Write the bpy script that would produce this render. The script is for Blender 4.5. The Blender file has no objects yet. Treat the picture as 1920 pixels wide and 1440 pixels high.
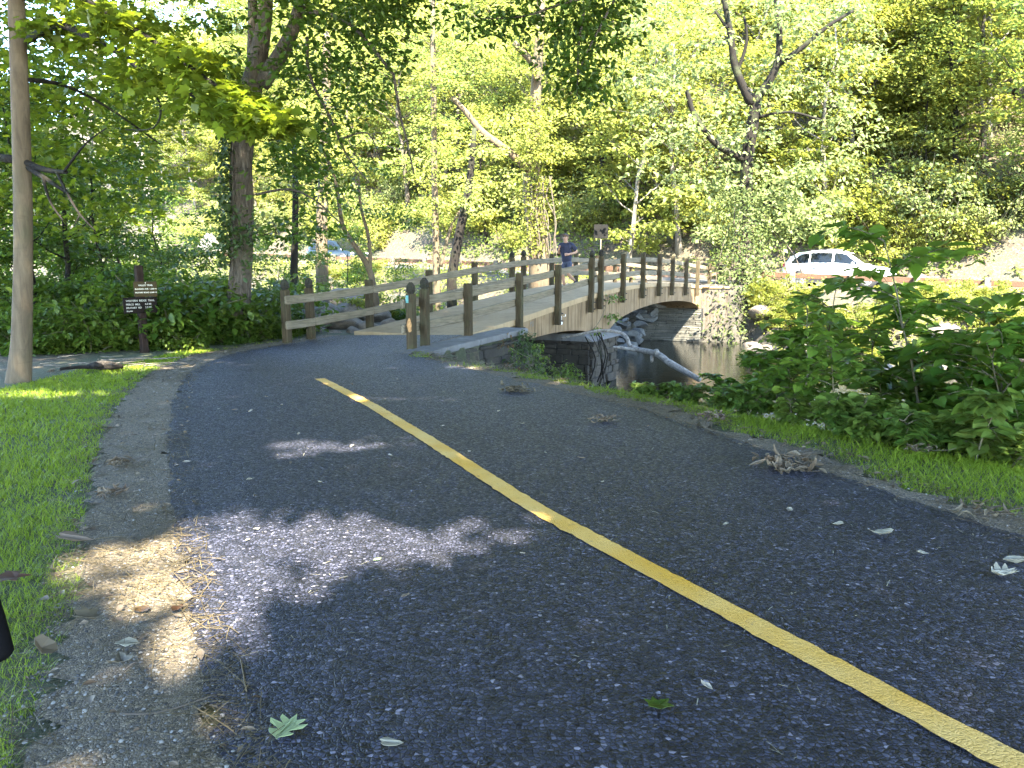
import bpy, bmesh, math, random
import numpy as np
from mathutils import Vector, Matrix
R = math.radians
random.seed(7)
RNG = np.random.default_rng(11)
scene = bpy.context.scene
COL = scene.collection

# ------------------------------------------------------------------ camera model
F = 1440.0; PITCH = R(8.7); CAM = np.array([0.0, 0.0, 1.4])
RIGHT = np.array([1.0, 0, 0]); UPV = np.array([0, math.sin(PITCH), math.cos(PITCH)]); FWD = np.array([0, math.cos(PITCH), -math.sin(PITCH)])
def ray(px, py):
    return RIGHT * ((px - 960) / F) + UPV * ((720 - py) / F) + FWD
def at(px, py, Y):
    d = ray(px, py); return CAM + d * (Y / d[1])
def gz(px, py, z=0.0):
    d = ray(px, py); return CAM + d * ((z - CAM[2]) / d[2])
def proj(P):
    P = np.asarray(P, float) - CAM
    dep = P @ FWD
    sd = np.where(np.abs(dep) < 1e-6, 1e-6, dep)
    return 960 + F * (P @ RIGHT) / sd, 720 - F * (P @ UPV) / sd, dep

# bridge frame: s along the bridge, w to the left of its right-hand rail
A0 = np.array([-1.8, 13.0]); U2 = np.array([0.434, 0.901]); N2 = np.array([-0.901, 0.434])
UA = math.atan2(U2[1], U2[0])
def B(s, w, z):
    p = A0 + s * U2 + w * N2
    return np.array([p[0], p[1], z])
U3 = np.array([U2[0], U2[1], 0]); N3 = np.array([N2[0], N2[1], 0]); Z3 = np.array([0, 0, 1.0])
def sw(x, y):
    dx = x - A0[0]; dy = y - A0[1]
    return dx * U2[0] + dy * U2[1], dx * N2[0] + dy * N2[1]

SUN_EL, SUN_AZ = R(46), np.array([0.28, -0.96])         # direction towards the sun
SUN = np.array([SUN_AZ[0] * math.cos(SUN_EL), SUN_AZ[1] * math.cos(SUN_EL), math.sin(SUN_EL)])

# ------------------------------------------------------------------ object helpers
def tag(o, label=None, cat=None, group=None, kind=None):
    if label: o['label'] = label
    if cat: o['category'] = cat
    if group: o['group'] = group
    if kind: o['kind'] = kind
    return o
def thing(name, label, cat, loc=(0, 0, 0), group=None):
    o = bpy.data.objects.new(name, None); COL.objects.link(o); o.location = loc; o.empty_display_size = .1
    return tag(o, label, cat, group)
def link(name, me, parent=None):
    o = bpy.data.objects.new(name, me); COL.objects.link(o)
    if parent is not None: o.parent = parent
    return o
def wloc(o):
    v = Vector((0, 0, 0))
    while o is not None: v = v + o.location; o = o.parent
    return v
def copy_tree(o, parent=None):
    c = o.copy(); COL.objects.link(c)
    if parent is not None: c.parent = parent
    for ch in list(o.children): copy_tree(ch, c)
    return c

SUNUP = np.array([0, 0, .45]) + .75 * SUN
class MB:
    """collects shapes (world coordinates) that become ONE mesh object"""
    def __init__(s): s.v = []; s.f = []; s.m = []; s.n = 0; s.mi = 0; s.smooth = []
    def add(s, vs, fs, smooth=False):
        s.v.extend([tuple(map(float, p)) for p in vs])
        for f in fs: s.f.append(tuple(i + s.n for i in f)); s.m.append(s.mi); s.smooth.append(smooth)
        s.n += len(vs); return s
    def obox(s, c, ax, ay, az):
        c, ax, ay, az = map(lambda q: np.asarray(q, float), (c, ax, ay, az))
        vs = [c + i * ax + j * ay + k * az for k in (-1, 1) for j in (-1, 1) for i in (-1, 1)]
        return s.add(vs, [(0, 2, 3, 1), (4, 5, 7, 6), (0, 1, 5, 4), (2, 6, 7, 3), (0, 4, 6, 2), (1, 3, 7, 5)])
    def cbox(s, c, ax, ay, az, b=.012):
        """box with chamfered vertical edges and top"""
        c, ax, ay, az = map(lambda q: np.asarray(q, float), (c, ax, ay, az))
        lx, ly, lz = [np.linalg.norm(q) for q in (ax, ay, az)]
        bx, by, bz = min(.45, b / lx), min(.45, b / ly), min(.45, b / lz)
        ring = [(1, 1 - by), (1 - bx, 1), (-1 + bx, 1), (-1, 1 - by), (-1, -1 + by), (-1 + bx, -1), (1 - bx, -1), (1, -1 + by)]
        lev = [(-1, 1 - bx), (-1 + bz, 1), (1 - bz, 1), (1, 1 - bx)]
        vs = [c + ax * x * q + ay * y * q + az * z for z, q in lev for x, y in ring]
        fs = [tuple(range(7, -1, -1)), tuple(range(24, 32))]
        for l in range(3):
            for i in range(8): fs.append((l * 8 + i, l * 8 + (i + 1) % 8, l * 8 + 8 + (i + 1) % 8, l * 8 + 8 + i))
        return s.add(vs, fs)
    def tube(s, pts, rad, n=8, wob=0.0, cap=True, seed=0):
        pts = [np.asarray(p, float) for p in pts]; k = len(pts)
        rg = np.random.default_rng(seed + k)
        ref = np.array([0.3, 0.9, 0.1]); vs = []
        ph = rg.uniform(0, 6.28, 3)
        for i in range(k):
            t = pts[min(i + 1, k - 1)] - pts[max(i - 1, 0)]; t = t / (np.linalg.norm(t) + 1e-9)
            a = np.cross(t, ref)
            if np.linalg.norm(a) < 1e-3: a = np.cross(t, np.array([1, 0, 0.]))
            a /= np.linalg.norm(a); b = np.cross(t, a)
            for j in range(n):
                th = 2 * math.pi * j / n
                r = rad[i] * (1 + wob * (.6 * math.sin(3 * th + ph[0] + i * .35) + .5 * math.sin(5 * th + ph[1] - i * .2) + rg.uniform(-.4, .4)))
                vs.append(pts[i] + r * (math.cos(th) * a + math.sin(th) * b))
        fs = [(i * n + j, i * n + (j + 1) % n, (i + 1) * n + (j + 1) % n, (i + 1) * n + j) for i in range(k - 1) for j in range(n)]
        if cap: fs += [tuple(range(n - 1, -1, -1)), tuple(range((k - 1) * n, k * n))]
        return s.add(vs, fs, True)
    def ellip(s, c, r, n=10, m=7, ax=None):
        c = np.asarray(c, float)
        ax = np.eye(3) if ax is None else np.asarray(ax, float)
        vs = [c - ax[2] * r[2]]
        for i in range(1, m):
            ph = -math.pi / 2 + math.pi * i / m
            for j in range(n):
                th = 2 * math.pi * j / n
                vs.append(c + ax[0] * r[0] * math.cos(ph) * math.cos(th) + ax[1] * r[1] * math.cos(ph) * math.sin(th) + ax[2] * r[2] * math.sin(ph))
        vs.append(c + ax[2] * r[2])
        fs = [(0, 1 + (j + 1) % n, 1 + j) for j in range(n)]
        for i in range(m - 2):
            for j in range(n): fs.append((1 + i * n + j, 1 + i * n + (j + 1) % n, 1 + (i + 1) * n + (j + 1) % n, 1 + (i + 1) * n + j))
        l = 1 + (m - 2) * n; fs += [(l + j, l + (j + 1) % n, len(vs) - 1) for j in range(n)]
        return s.add(vs, fs, True)
    def build(s, name, mat, parent=None):
        me = bpy.data.meshes.new(name)
        off = np.array(wloc(parent)) if parent is not None else np.zeros(3)
        v = np.array(s.v) - off if s.n else np.zeros((0, 3))
        me.from_pydata(v.tolist(), [], s.f)
        for mt in (mat if isinstance(mat, (list, tuple)) else [mat]): me.materials.append(mt)
        me.polygons.foreach_set('material_index', s.m)
        me.polygons.foreach_set('use_smooth', s.smooth)
        me.update()
        return link(name, me, parent)

def fast_mesh(name, V, faces_t, K, n, mat):
    """n copies of a template of K vertices; V (n*K,3)"""
    me = bpy.data.meshes.new(name)
    me.vertices.add(n * K); me.vertices.foreach_set('co', V.astype(np.float32).ravel())
    loops = []; tot = []
    for f in faces_t: loops += list(f); tot.append(len(f))
    L = len(loops)
    la = (np.array(loops)[None, :] + (np.arange(n) * K)[:, None]).ravel()
    tt = np.tile(np.array(tot), n); st = np.concatenate([[0], np.cumsum(tt)[:-1]])
    me.loops.add(n * L); me.loops.foreach_set('vertex_index', la.astype(np.int32))
    me.polygons.add(n * len(tot)); me.polygons.foreach_set('loop_start', st.astype(np.int32)); me.polygons.foreach_set('loop_total', tt.astype(np.int32))
    me.materials.append(mat); me.update(calc_edges=True)
    return me
def mirror(half, tip):
    """half outline [(u,v,w)...] from base to tip -> folded two-sided leaf"""
    base = half[0]; vs = [base, tip, (.5, 0, -.04)] + list(half[1:]) + [(u, -v, w) for u, v, w in half[1:]]
    k = len(half) - 1
    f1 = [0, 2, 1] + [3 + i for i in range(k - 1, -1, -1)]
    f2 = [1, 2, 0] + [3 + k + i for i in range(k)]
    return np.array(vs), [tuple(f1), tuple(f2)]
T_DIAMOND = (np.array([(0, 0, 0), (.45, .29, .07), (1, 0, -.06), (.45, -.29, .07)]), [(0, 1, 2, 3)])
T_OVAL = mirror([(0, 0, 0), (.22, .22, .06), (.5, .3, .08), (.78, .2, .03)], (1, 0, -.12))
T_HEART = mirror([(.08, 0, 0), (-.05, .16, .04), (.1, .38, .08), (.36, .43, .09), (.66, .3, .04), (.86, .12, -.04)], (1.05, 0, -.14))
T_MAPLE = mirror([(0, 0, 0), (-.1, .22, 0), (.06, .3, .03), (.12, .56, .02), (.3, .4, .04), (.62, .52, -.03), (.58, .2, .03), (.78, .16, 0)], (1.05, 0, -.08))
T_OAK = mirror([(0, 0, 0), (.1, .05, 0), (.2, .26, .03), (.3, .3, .05), (.33, .1, .02), (.5, .38, .06), (.62, .44, .1), (.58, .12, .02), (.74, .3, .06), (.84, .28, .08), (.82, .08, .02)], (1.0, .0, .05))
T_BLADE = (np.array([(0, -.5, 0), (0, .5, 0), (.55, .4, .1), (.55, -.4, .1), (1, 0, .45)]), [(0, 1, 2, 3), (3, 2, 4)])
T_STRAW = (np.array([(-.5, -.5, 0), (.5, -.5, 0), (.5, .5, 0), (-.5, .5, 0), (-.5, 0, 1), (.5, 0, 1)]), [(0, 1, 5, 4), (2, 3, 4, 5)])

def norm(a): return a / (np.linalg.norm(a, axis=-1, keepdims=True) + 1e-9)
def leaf_mesh(name, P, Nn, D, S, T, mat, width=1.0):
    t, fs = T
    P, Nn, D = np.asarray(P, float), norm(np.asarray(Nn, float)), np.asarray(D, float)
    D = norm(D - (D * Nn).sum(1, keepdims=True) * Nn); Sd = np.cross(Nn, D)
    S = np.asarray(S)[:, None, None]
    W = np.broadcast_to(np.asarray(width, float).reshape(-1, 1, 1), (len(P), 1, 1))
    V = P[:, None, :] + S * (t[None, :, 0:1] * D[:, None, :] + W * t[None, :, 1:2] * Sd[:, None, :] + t[None, :, 2:3] * Nn[:, None, :])
    return fast_mesh(name, V.reshape(-1, 3), fs, len(t), len(P), mat)
class Leaves:
    def __init__(s, seed=0, up=(0, 0, 1.0)): s.up = np.array(up, float); s.P = []; s.N = []; s.D = []; s.S = []; s.r = np.random.default_rng(seed)
    def spray(s, c, rad, n, size, flat=.28, tilt=.55, droop=.25, axis=None):
        r = s.r; c = np.asarray(c, float)
        a = r.uniform(0, 2 * math.pi, n); q = np.sqrt(r.uniform(0, 1, n)) * rad
        off = np.stack([np.cos(a) * q, np.sin(a) * q, r.normal(0, flat * rad * .6, n) - droop * q * q / max(rad, .01)], 1)
        s.P.append(c + off)
        s.N.append(s.up + r.normal(0, tilt, (n, 3)))
        d = off.copy(); d[:, 2] = -.35; d += r.normal(0, .35 * rad, (n, 3))
        s.D.append(d); s.S.append(size * r.uniform(.6, 1.25, n)); return s
    def cloud(s, P, size, tilt=.6):
        n = len(P); r = s.r
        s.P.append(np.asarray(P, float)); s.N.append(s.up + r.normal(0, tilt, (n, 3)))
        d = r.normal(0, 1, (n, 3)); d[:, 2] -= .4; s.D.append(d); s.S.append(size * r.uniform(.6, 1.25, n)); return s
    def count(s): return sum(len(p) for p in s.P)
    def build(s, name, mat, parent=None, T=T_DIAMOND, off=None):
        P = np.concatenate(s.P)
        if parent is not None: P = P - np.array(wloc(parent))
        me = leaf_mesh(name, P, np.concatenate(s.N), np.concatenate(s.D), np.concatenate(s.S), T, mat)
        return link(name, me, parent)

# ------------------------------------------------------------------ materials
def mat(name):
    m = bpy.data.materials.new(name); m.use_nodes = True
    nt = m.node_tree; b = nt.nodes['Principled BSDF']
    return m, nt, b
def nd(nt, t, **kw):
    n = nt.nodes.new(t)
    for k, v in kw.items():
        if k in n.inputs: n.inputs[k].default_value = v
        else: setattr(n, k, v)
    return n
def coords(nt, scale=(1, 1, 1), rotz=0.0):
    tc = nd(nt, 'ShaderNodeTexCoord'); mp = nd(nt, 'ShaderNodeMapping')
    mp.inputs['Rotation'].default_value = (0, 0, rotz); mp.inputs['Scale'].default_value = scale
    if rotz:
        m2 = nd(nt, 'ShaderNodeMapping'); m2.inputs['Rotation'].default_value = (0, 0, rotz)
        mp.inputs['Rotation'].default_value = (0, 0, 0)
        nt.links.new(tc.outputs['Object'], m2.inputs['Vector']); nt.links.new(m2.outputs[0], mp.inputs['Vector'])
    else: nt.links.new(tc.outputs['Object'], mp.inputs['Vector'])
    return mp.outputs[0]
def noise(nt, vec, scale, detail=4, rough=.55, dist=0):
    n = nd(nt, 'ShaderNodeTexNoise', Scale=scale, Detail=detail, Roughness=rough, Distortion=dist)
    nt.links.new(vec, n.inputs['Vector']); return n.outputs['Fac']
def ramp(nt, fac, stops, interp='LINEAR'):
    r = nd(nt, 'ShaderNodeValToRGB'); cr = r.color_ramp; cr.interpolation = interp
    while len(cr.elements) < len(stops): cr.elements.new(.5)
    for e, (p, c) in zip(cr.elements, stops):
        e.position = p; e.color = (c[0], c[1], c[2], 1) if hasattr(c, '__len__') else (c, c, c, 1)
    nt.links.new(fac, r.inputs[0]); return r.outputs[0]
def mix(nt, fac, a, b, mode='MIX'):
    m = nd(nt, 'ShaderNodeMix', data_type='RGBA', blend_type=mode)
    for sock, v in ((m.inputs[0], fac), (m.inputs[6], a), (m.inputs[7], b)):
        if hasattr(v, 'is_output'): nt.links.new(v, sock)
        elif hasattr(v, '__len__'): sock.default_value = (*v[:3], 1)
        else: sock.default_value = v
    return m.outputs[2]
def math_(nt, op, a, b=0.0):
    m = nd(nt, 'ShaderNodeMath', operation=op)
    for sock, v in ((m.inputs[0], a), (m.inputs[1], b)):
        if hasattr(v, 'is_output'): nt.links.new(v, sock)
        else: sock.default_value = v
    return m.outputs[0]
def bump(nt, h, b, strength=.5, dist=.01):
    bp = nd(nt, 'ShaderNodeBump', Strength=strength, Distance=dist)
    nt.links.new(h, bp.inputs['Height']); nt.links.new(bp.outputs[0], b.inputs['Normal'])
def plain(name, c, rough=.6, metal=0.0, spec=.5, n=.12, nscale=6):
    m, nt, b = mat(name); v = coords(nt)
    c2 = tuple(x * (1 - n) for x in c); c3 = tuple(min(1, x * (1 + n)) for x in c)
    nt.links.new(ramp(nt, noise(nt, v, nscale), [(.3, c2), (.7, c3)]), b.inputs['Base Color'])
    b.inputs['Roughness'].default_value = rough; b.inputs['Metallic'].default_value = metal
    b.inputs['Specular IOR Level'].default_value = spec
    return m
def leafmat(name, c1, c2, trans, tfac=.42, rough=.45, spec=.35):
    """leaf: per-leaf colour variation, reflecting and letting light through"""
    m, nt, b = mat(name); out = nt.nodes['Material Output']
    g = nd(nt, 'ShaderNodeNewGeometry'); oi = nd(nt, 'ShaderNodeObjectInfo')
    col = ramp(nt, g.outputs['Random Per Island'], [(0, c1), (.55, tuple((a + d) / 2 for a, d in zip(c1, c2))), (1, c2)])
    hs = nd(nt, 'ShaderNodeHueSaturation'); nt.links.new(col, hs.inputs['Color'])
    mr = nd(nt, 'ShaderNodeMapRange'); nt.links.new(oi.outputs['Random'], mr.inputs[0]); mr.inputs[3].default_value = .482; mr.inputs[4].default_value = .518
    nt.links.new(mr.outputs[0], hs.inputs['Hue'])
    mv = nd(nt, 'ShaderNodeMapRange'); nt.links.new(oi.outputs['Random'], mv.inputs[0]); mv.inputs[3].default_value = 1.18; mv.inputs[4].default_value = .8
    nt.links.new(mv.outputs[0], hs.inputs['Value'])
    nt.links.new(hs.outputs[0], b.inputs['Base Color']); b.inputs['Roughness'].default_value = rough; b.inputs['Specular IOR Level'].default_value = spec
    tr = nd(nt, 'ShaderNodeBsdfTranslucent'); tcol = mix(nt, .5, hs.outputs[0], trans); nt.links.new(tcol, tr.inputs['Color'])
    ms = nd(nt, 'ShaderNodeMixShader', Fac=tfac); nt.links.new(b.outputs[0], ms.inputs[1]); nt.links.new(tr.outputs[0], ms.inputs[2])
    nt.links.new(ms.outputs[0], out.inputs['Surface']); return m

M = {}
# asphalt of stone chips; blue skylight sheen is put into the chip colours
m, nt, b = mat('asphalt'); v = coords(nt)
vo = nd(nt, 'ShaderNodeTexVoronoi', Scale=62.0); nt.links.new(v, vo.inputs['Vector'])
ve = nd(nt, 'ShaderNodeTexVoronoi', Scale=62.0, feature='DISTANCE_TO_EDGE'); nt.links.new(v, ve.inputs['Vector'])
sx = nd(nt, 'ShaderNodeSeparateColor'); nt.links.new(vo.outputs['Color'], sx.inputs[0])
chip = ramp(nt, sx.outputs[0], [(0, (0.0104, 0.0112, 0.0185)), (.5, (0.0256, 0.0273, 0.0448)), (.85, (0.0538, 0.0571, 0.0899)), (.975, (0.0960, 0.0968, 0.1365)), (1, (0.2176, 0.2050, 0.2489))])
gap = ramp(nt, ve.outputs['Distance'], [(.03, .06), (.2, 1)])
patch = ramp(nt, noise(nt, v, .9, 5), [(.3, .8), (.7, 1.2)])
dust = ramp(nt, noise(nt, v, 7, 6, .7), [(.45, 0), (.8, .45)])
c = mix(nt, 1.0, chip, gap, 'MULTIPLY'); c = mix(nt, 1.0, c, patch, 'MULTIPLY'); c = mix(nt, dust, c, (.03, .03, .033))
nt.links.new(c, b.inputs['Base Color'])
nt.links.new(ramp(nt, sx.outputs[1], [(0, .4), (1, .7)]), b.inputs['Roughness'])
b.inputs['Specular IOR Level'].default_value = .3
h = math_(nt, 'ADD', ramp(nt, ve.outputs['Distance'], [(0, 0), (.22, .7)]), math_(nt, 'MULTIPLY', sx.outputs[2], .5))
bump(nt, h, b, .65, .006); M['asphalt'] = m
# yellow paint, worn
m, nt, b = mat('yellow_paint'); v = coords(nt)
w1 = noise(nt, v, 24, 6, .7); w2 = noise(nt, v, 2.2, 4)
vo = nd(nt, 'ShaderNodeTexVoronoi', Scale=62.0, feature='DISTANCE_TO_EDGE'); nt.links.new(v, vo.inputs['Vector'])
c = mix(nt, ramp(nt, w2, [(.35, 0), (.7, .85)]), (.5, .265, .026), (.55, .37, .13))
c = mix(nt, ramp(nt, w1, [(.6, 0), (.72, .8)]), c, (.06, .055, .05))
nt.links.new(c, b.inputs['Base Color']); b.inputs['Roughness'].default_value = .6
bump(nt, ramp(nt, vo.outputs['Distance'], [(0, 0), (.2, 1)]), b, .55, .004); M['yellow'] = m
# pale overspray / dust at the end of the line
def gravel(name, sc, stops, rough=.8):
    m, nt, b = mat(name); v = coords(nt)
    vo = nd(nt, 'ShaderNodeTexVoronoi', Scale=sc); nt.links.new(v, vo.inputs['Vector'])
    ve = nd(nt, 'ShaderNodeTexVoronoi', Scale=sc, feature='DISTANCE_TO_EDGE'); nt.links.new(v, ve.inputs['Vector'])
    sx = nd(nt, 'ShaderNodeSeparateColor'); nt.links.new(vo.outputs['Color'], sx.inputs[0])
    c = mix(nt, 1.0, ramp(nt, sx.outputs[0], stops), ramp(nt, ve.outputs['Distance'], [(.01, .35), (.15, 1)]), 'MULTIPLY')
    c = mix(nt, ramp(nt, noise(nt, v, 5, 6, .7), [(.45, 0), (.7, .8)]), c, (.13, .105, .075))
    nt.links.new(c, b.inputs['Base Color']); b.inputs['Roughness'].default_value = rough
    bump(nt, math_(nt, 'ADD', ve.outputs['Distance'], math_(nt, 'MULTIPLY', sx.outputs[1], .3)), b, .9, .008); return m
M['gravel'] = gravel('gravel', 95, [(0, (0.0505, 0.0418, 0.0303)), (.4, (0.1082, 0.0866, 0.0584)), (.8, (0.1804, 0.1433, 0.0952)), (1, (0.3031, 0.2388, 0.1601))])
# ground: leaf mould, bare soil, lawn soil, river bed
m, nt, b = mat('ground'); v = coords(nt)
at_ = nd(nt, 'ShaderNodeAttribute', attribute_name='zone'); sz = nd(nt, 'ShaderNodeSeparateColor'); nt.links.new(at_.outputs['Color'], sz.inputs[0])
vo = nd(nt, 'ShaderNodeTexVoronoi', Scale=14.0); nt.links.new(v, vo.inputs['Vector'])
sx = nd(nt, 'ShaderNodeSeparateColor'); nt.links.new(vo.outputs['Color'], sx.inputs[0])
litter = ramp(nt, sx.outputs[0], [(0, (0.0245, 0.0182, 0.0119)), (.6, (0.0595, 0.0420, 0.0266)), (1, (0.1190, 0.0875, 0.0560))])
litter = mix(nt, ramp(nt, noise(nt, v, 1.4, 5), [(.4, 0), (.65, .7)]), litter, (.05, .06, .025))
lawn = ramp(nt, noise(nt, v, 30, 5, .7), [(.35, (0.0263, 0.0375, 0.0112)), (.65, (0.0750, 0.0788, 0.0375))])
bed = ramp(nt, noise(nt, v, 3, 6, .7), [(.35, (0.0165, 0.0154, 0.0110)), (.65, (0.0660, 0.0578, 0.0440))])
soil = ramp(nt, noise(nt, v, 4, 8, .75), [(.3, (0.0360, 0.0180, 0.0108)), (.55, (0.0780, 0.0450, 0.0270)), (.75, (0.1440, 0.0960, 0.0660))])
c = mix(nt, sz.outputs[0], litter, lawn); c = mix(nt, sz.outputs[1], c, bed); c = mix(nt, sz.outputs[2], c, soil)
nt.links.new(c, b.inputs['Base Color']); b.inputs['Roughness'].default_value = .9
bump(nt, math_(nt, 'ADD', noise(nt, v, 25, 6, .7), sx.outputs[1]), b, .8, .03); M['ground'] = m
M['road'] = plain('road_asphalt', (0.0720, 0.0690, 0.0660), .8, n=.2, nscale=3)
# leaves
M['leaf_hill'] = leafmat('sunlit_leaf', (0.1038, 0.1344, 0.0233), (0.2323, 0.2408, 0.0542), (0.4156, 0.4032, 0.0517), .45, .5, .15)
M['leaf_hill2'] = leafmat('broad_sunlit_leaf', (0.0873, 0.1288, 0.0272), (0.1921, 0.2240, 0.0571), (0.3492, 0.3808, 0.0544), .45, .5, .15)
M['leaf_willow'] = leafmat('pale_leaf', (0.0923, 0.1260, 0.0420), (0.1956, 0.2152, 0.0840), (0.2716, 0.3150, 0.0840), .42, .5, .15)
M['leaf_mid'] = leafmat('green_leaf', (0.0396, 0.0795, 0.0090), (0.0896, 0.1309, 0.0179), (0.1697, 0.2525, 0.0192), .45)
M['leaf_maple'] = leafmat('maple_leaf', (0.0540, 0.0941, 0.0086), (0.1026, 0.1386, 0.0144), (0.2808, 0.3564, 0.0180), .55)
M['leaf_knot'] = leafmat('broad_leaf', (0.0524, 0.1145, 0.0158), (0.1091, 0.1747, 0.0272), (0.2471, 0.3913, 0.0284), .46, .38, .45)
M['leaf_young'] = leafmat('young_leaf', (.07, .13, .02), (.12, .17, .035), (.2, .28, .03), .42)
M['leaf_ivy'] = leafmat('ivy_leaf', (0.0240, 0.0520, 0.0112), (0.0560, 0.0800, 0.0200), (0.0800, 0.1280, 0.0160), .3)
M['leaf_rust'] = leafmat('rusty_leaf', (.09, .05, .03), (.16, .11, .05), (.2, .12, .04), .3)
M['grass'] = leafmat('grass_blade', (0.1236, 0.1912, 0.0126), (0.2471, 0.2995, 0.0342), (0.3568, 0.4588, 0.0270), .42, .5, .3)
M['straw'] = leafmat('straw', (0.0555, 0.0399, 0.0214), (0.1793, 0.1304, 0.0740), (0.1281, 0.0906, 0.0484), .15, .6, .3)
M['dry'] = leafmat('dry_leaf', (0.0648, 0.0459, 0.0297), (0.1836, 0.1512, 0.1080), (0.1620, 0.1080, 0.0540), .2, .6, .3)
M['scrap'] = leafmat('bleached_leaf', (0.1872, 0.1584, 0.1080), (0.3600, 0.3384, 0.2736), (0.2880, 0.2520, 0.1440), .2, .6, .3)
M['brownleaf'] = leafmat('brown_leaf', (0.0525, 0.0280, 0.0140), (0.0840, 0.0455, 0.0245), (0.1400, 0.0560, 0.0210), .25, .5, .3)
M['oakleaf'] = leafmat('pale_oak_leaf', (0.2700, 0.3150, 0.1500), (0.3000, 0.3375, 0.1650), (0.3000, 0.3375, 0.1500), .2, .5, .3)
def bark(name, c1, c2, c3, sc=1.0, strength=.8):
    m, nt, b = mat(name); v = coords(nt, (7 * sc, 7 * sc, 1.3 * sc)); v2 = coords(nt)
    f = noise(nt, v, 3.5, 8, .7, .6); g = noise(nt, v2, 1.3, 5); rings = noise(nt, coords(nt, (1.5, 1.5, 14)), 1.6, 5, .7, .3)
    c = ramp(nt, f, [(.3, c1), (.52, c2), (.72, c3)])
    c = mix(nt, ramp(nt, g, [(.5, 0), (.7, .5)]), c, (.055, .065, .03))
    c = mix(nt, ramp(nt, rings, [(.58, 0), (.68, .45)]), c, c1)
    nt.links.new(c, b.inputs['Base Color']); b.inputs['Roughness'].default_value = .88; b.inputs['Specular IOR Level'].default_value = .2
    bump(nt, math_(nt, 'SUBTRACT', f, math_(nt, 'MULTIPLY', rings, .3)), b, strength, .04); return m
M['bark_grey'] = bark('smooth_grey_bark', (0.0596, 0.0438, 0.0279), (0.0975, 0.0730, 0.0472), (0.1354, 0.1047, 0.0676), .5, .25)
M['bark_brown'] = bark('furrowed_brown_bark', (0.0210, 0.0168, 0.0132), (0.0780, 0.0630, 0.0480), (0.1560, 0.1320, 0.1050), 1.3, 1.0)
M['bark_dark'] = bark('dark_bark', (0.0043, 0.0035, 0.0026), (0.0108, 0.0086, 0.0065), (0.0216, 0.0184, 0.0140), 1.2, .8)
M['bark_pale'] = bark('pale_bark', (0.0806, 0.0682, 0.0527), (0.1550, 0.1364, 0.1116), (0.2232, 0.2046, 0.1736), .7, .4)
M['twig'] = plain('twig_bark', (.05, .04, .03), .85)
M['stem'] = plain('plant_stem', (.07, .06, .03), .7)
# timber
def timber(name, c1, c2, c3, vec_scale, rotz, moss=.35):
    m, nt, b = mat(name); v = coords(nt, vec_scale, rotz); v2 = coords(nt)
    f = noise(nt, v, 1.0, 7, .7, .3)
    c = ramp(nt, f, [(.3, c1), (.5, c2), (.72, c3)])
    c = mix(nt, ramp(nt, noise(nt, v2, 3.2, 6, .65), [(.48, 0), (.68, moss)]), c, (.055, .06, .03))
    c = mix(nt, ramp(nt, noise(nt, v2, 9, 4, .7), [(.64, 0), (.74, .45)]), c, (.05, .045, .036))
    nt.links.new(c, b.inputs['Base Color']); b.inputs['Roughness'].default_value = .85; b.inputs['Specular IOR Level'].default_value = .15; bump(nt, f, b, .6, .006); return m
M['post'] = timber('post_timber', (0.0193, 0.0138, 0.0074), (0.0429, 0.0320, 0.0177), (0.0771, 0.0580, 0.0342), (45, 45, 3), 0, .55)
M['rail'] = timber('rail_timber', (0.0628, 0.0511, 0.0333), (0.1477, 0.1219, 0.0832), (0.2262, 0.1915, 0.1371), (2.2, 50, 50), -UA, .3)
M['cap'] = timber('cap_timber', (0.0100, 0.0090, 0.0075), (0.0225, 0.0200, 0.0160), (0.0450, 0.0400, 0.0300), (40, 40, 5), 0)
M['guard'] = timber('guard_timber', (0.0350, 0.0200, 0.0125), (0.0850, 0.0475, 0.0300), (0.1350, 0.0850, 0.0550), (2, 30, 30), -UA, .1)
M['guardpost'] = timber('guard_post_timber', (0.0600, 0.0500, 0.0400), (0.1250, 0.1050, 0.0825), (0.1700, 0.1500, 0.1200), (30, 30, 3), 0, .1)
M['rot'] = plain('exposed_heartwood', (.33, .17, .06), .8, n=.45, nscale=22)
M['iron'] = plain('rusty_iron', (.035, .028, .024), .7, .3, n=.5, nscale=30)
M['teal'] = plain('teal_paint', (.06, .2, .19), .5)
# concrete with run-off streaks
def concrete(name, c1, c2, streak, dark):
    m, nt, b = mat(name); v = coords(nt, (9, 9, .55)); v2 = coords(nt)
    c = ramp(nt, noise(nt, v2, 2.2, 8, .65), [(.3, c1), (.7, c2)])
    c = mix(nt, ramp(nt, noise(nt, v, 1.0, 6, .6), [(.46, 0), (.64, streak)]), c, dark)
    c = mix(nt, ramp(nt, noise(nt, v2, 38, 4, .7), [(.62, 0), (.8, .5)]), c, tuple(x * .45 for x in c1))
    nt.links.new(c, b.inputs['Base Color']); b.inputs['Roughness'].default_value = .88
    b.inputs['Specular IOR Level'].default_value = .12; bump(nt, noise(nt, v2, 60, 6, .7), b, .35, .006); return m
M['fascia'] = concrete('stained_concrete', (0.1607, 0.1077, 0.0588), (0.2381, 0.1678, 0.0979), .95, (0.0715, 0.0476, 0.0255))
M['deck'] = concrete('deck_concrete', (0.2550, 0.1813, 0.1015), (0.3451, 0.2477, 0.1426), .25, (0.1500, 0.1056, 0.0605))
M['mark'] = plain('grey_paint_mark', (.10, .09, .075), .8)
M['white_mark'] = plain('white_splash', (.75, .73, .7), .7)
M['wing'] = concrete('grey_capping_stone', (0.1080, 0.1044, 0.1008), (0.1800, 0.1764, 0.1728), .3, (0.0648, 0.0612, 0.0540))
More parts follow.
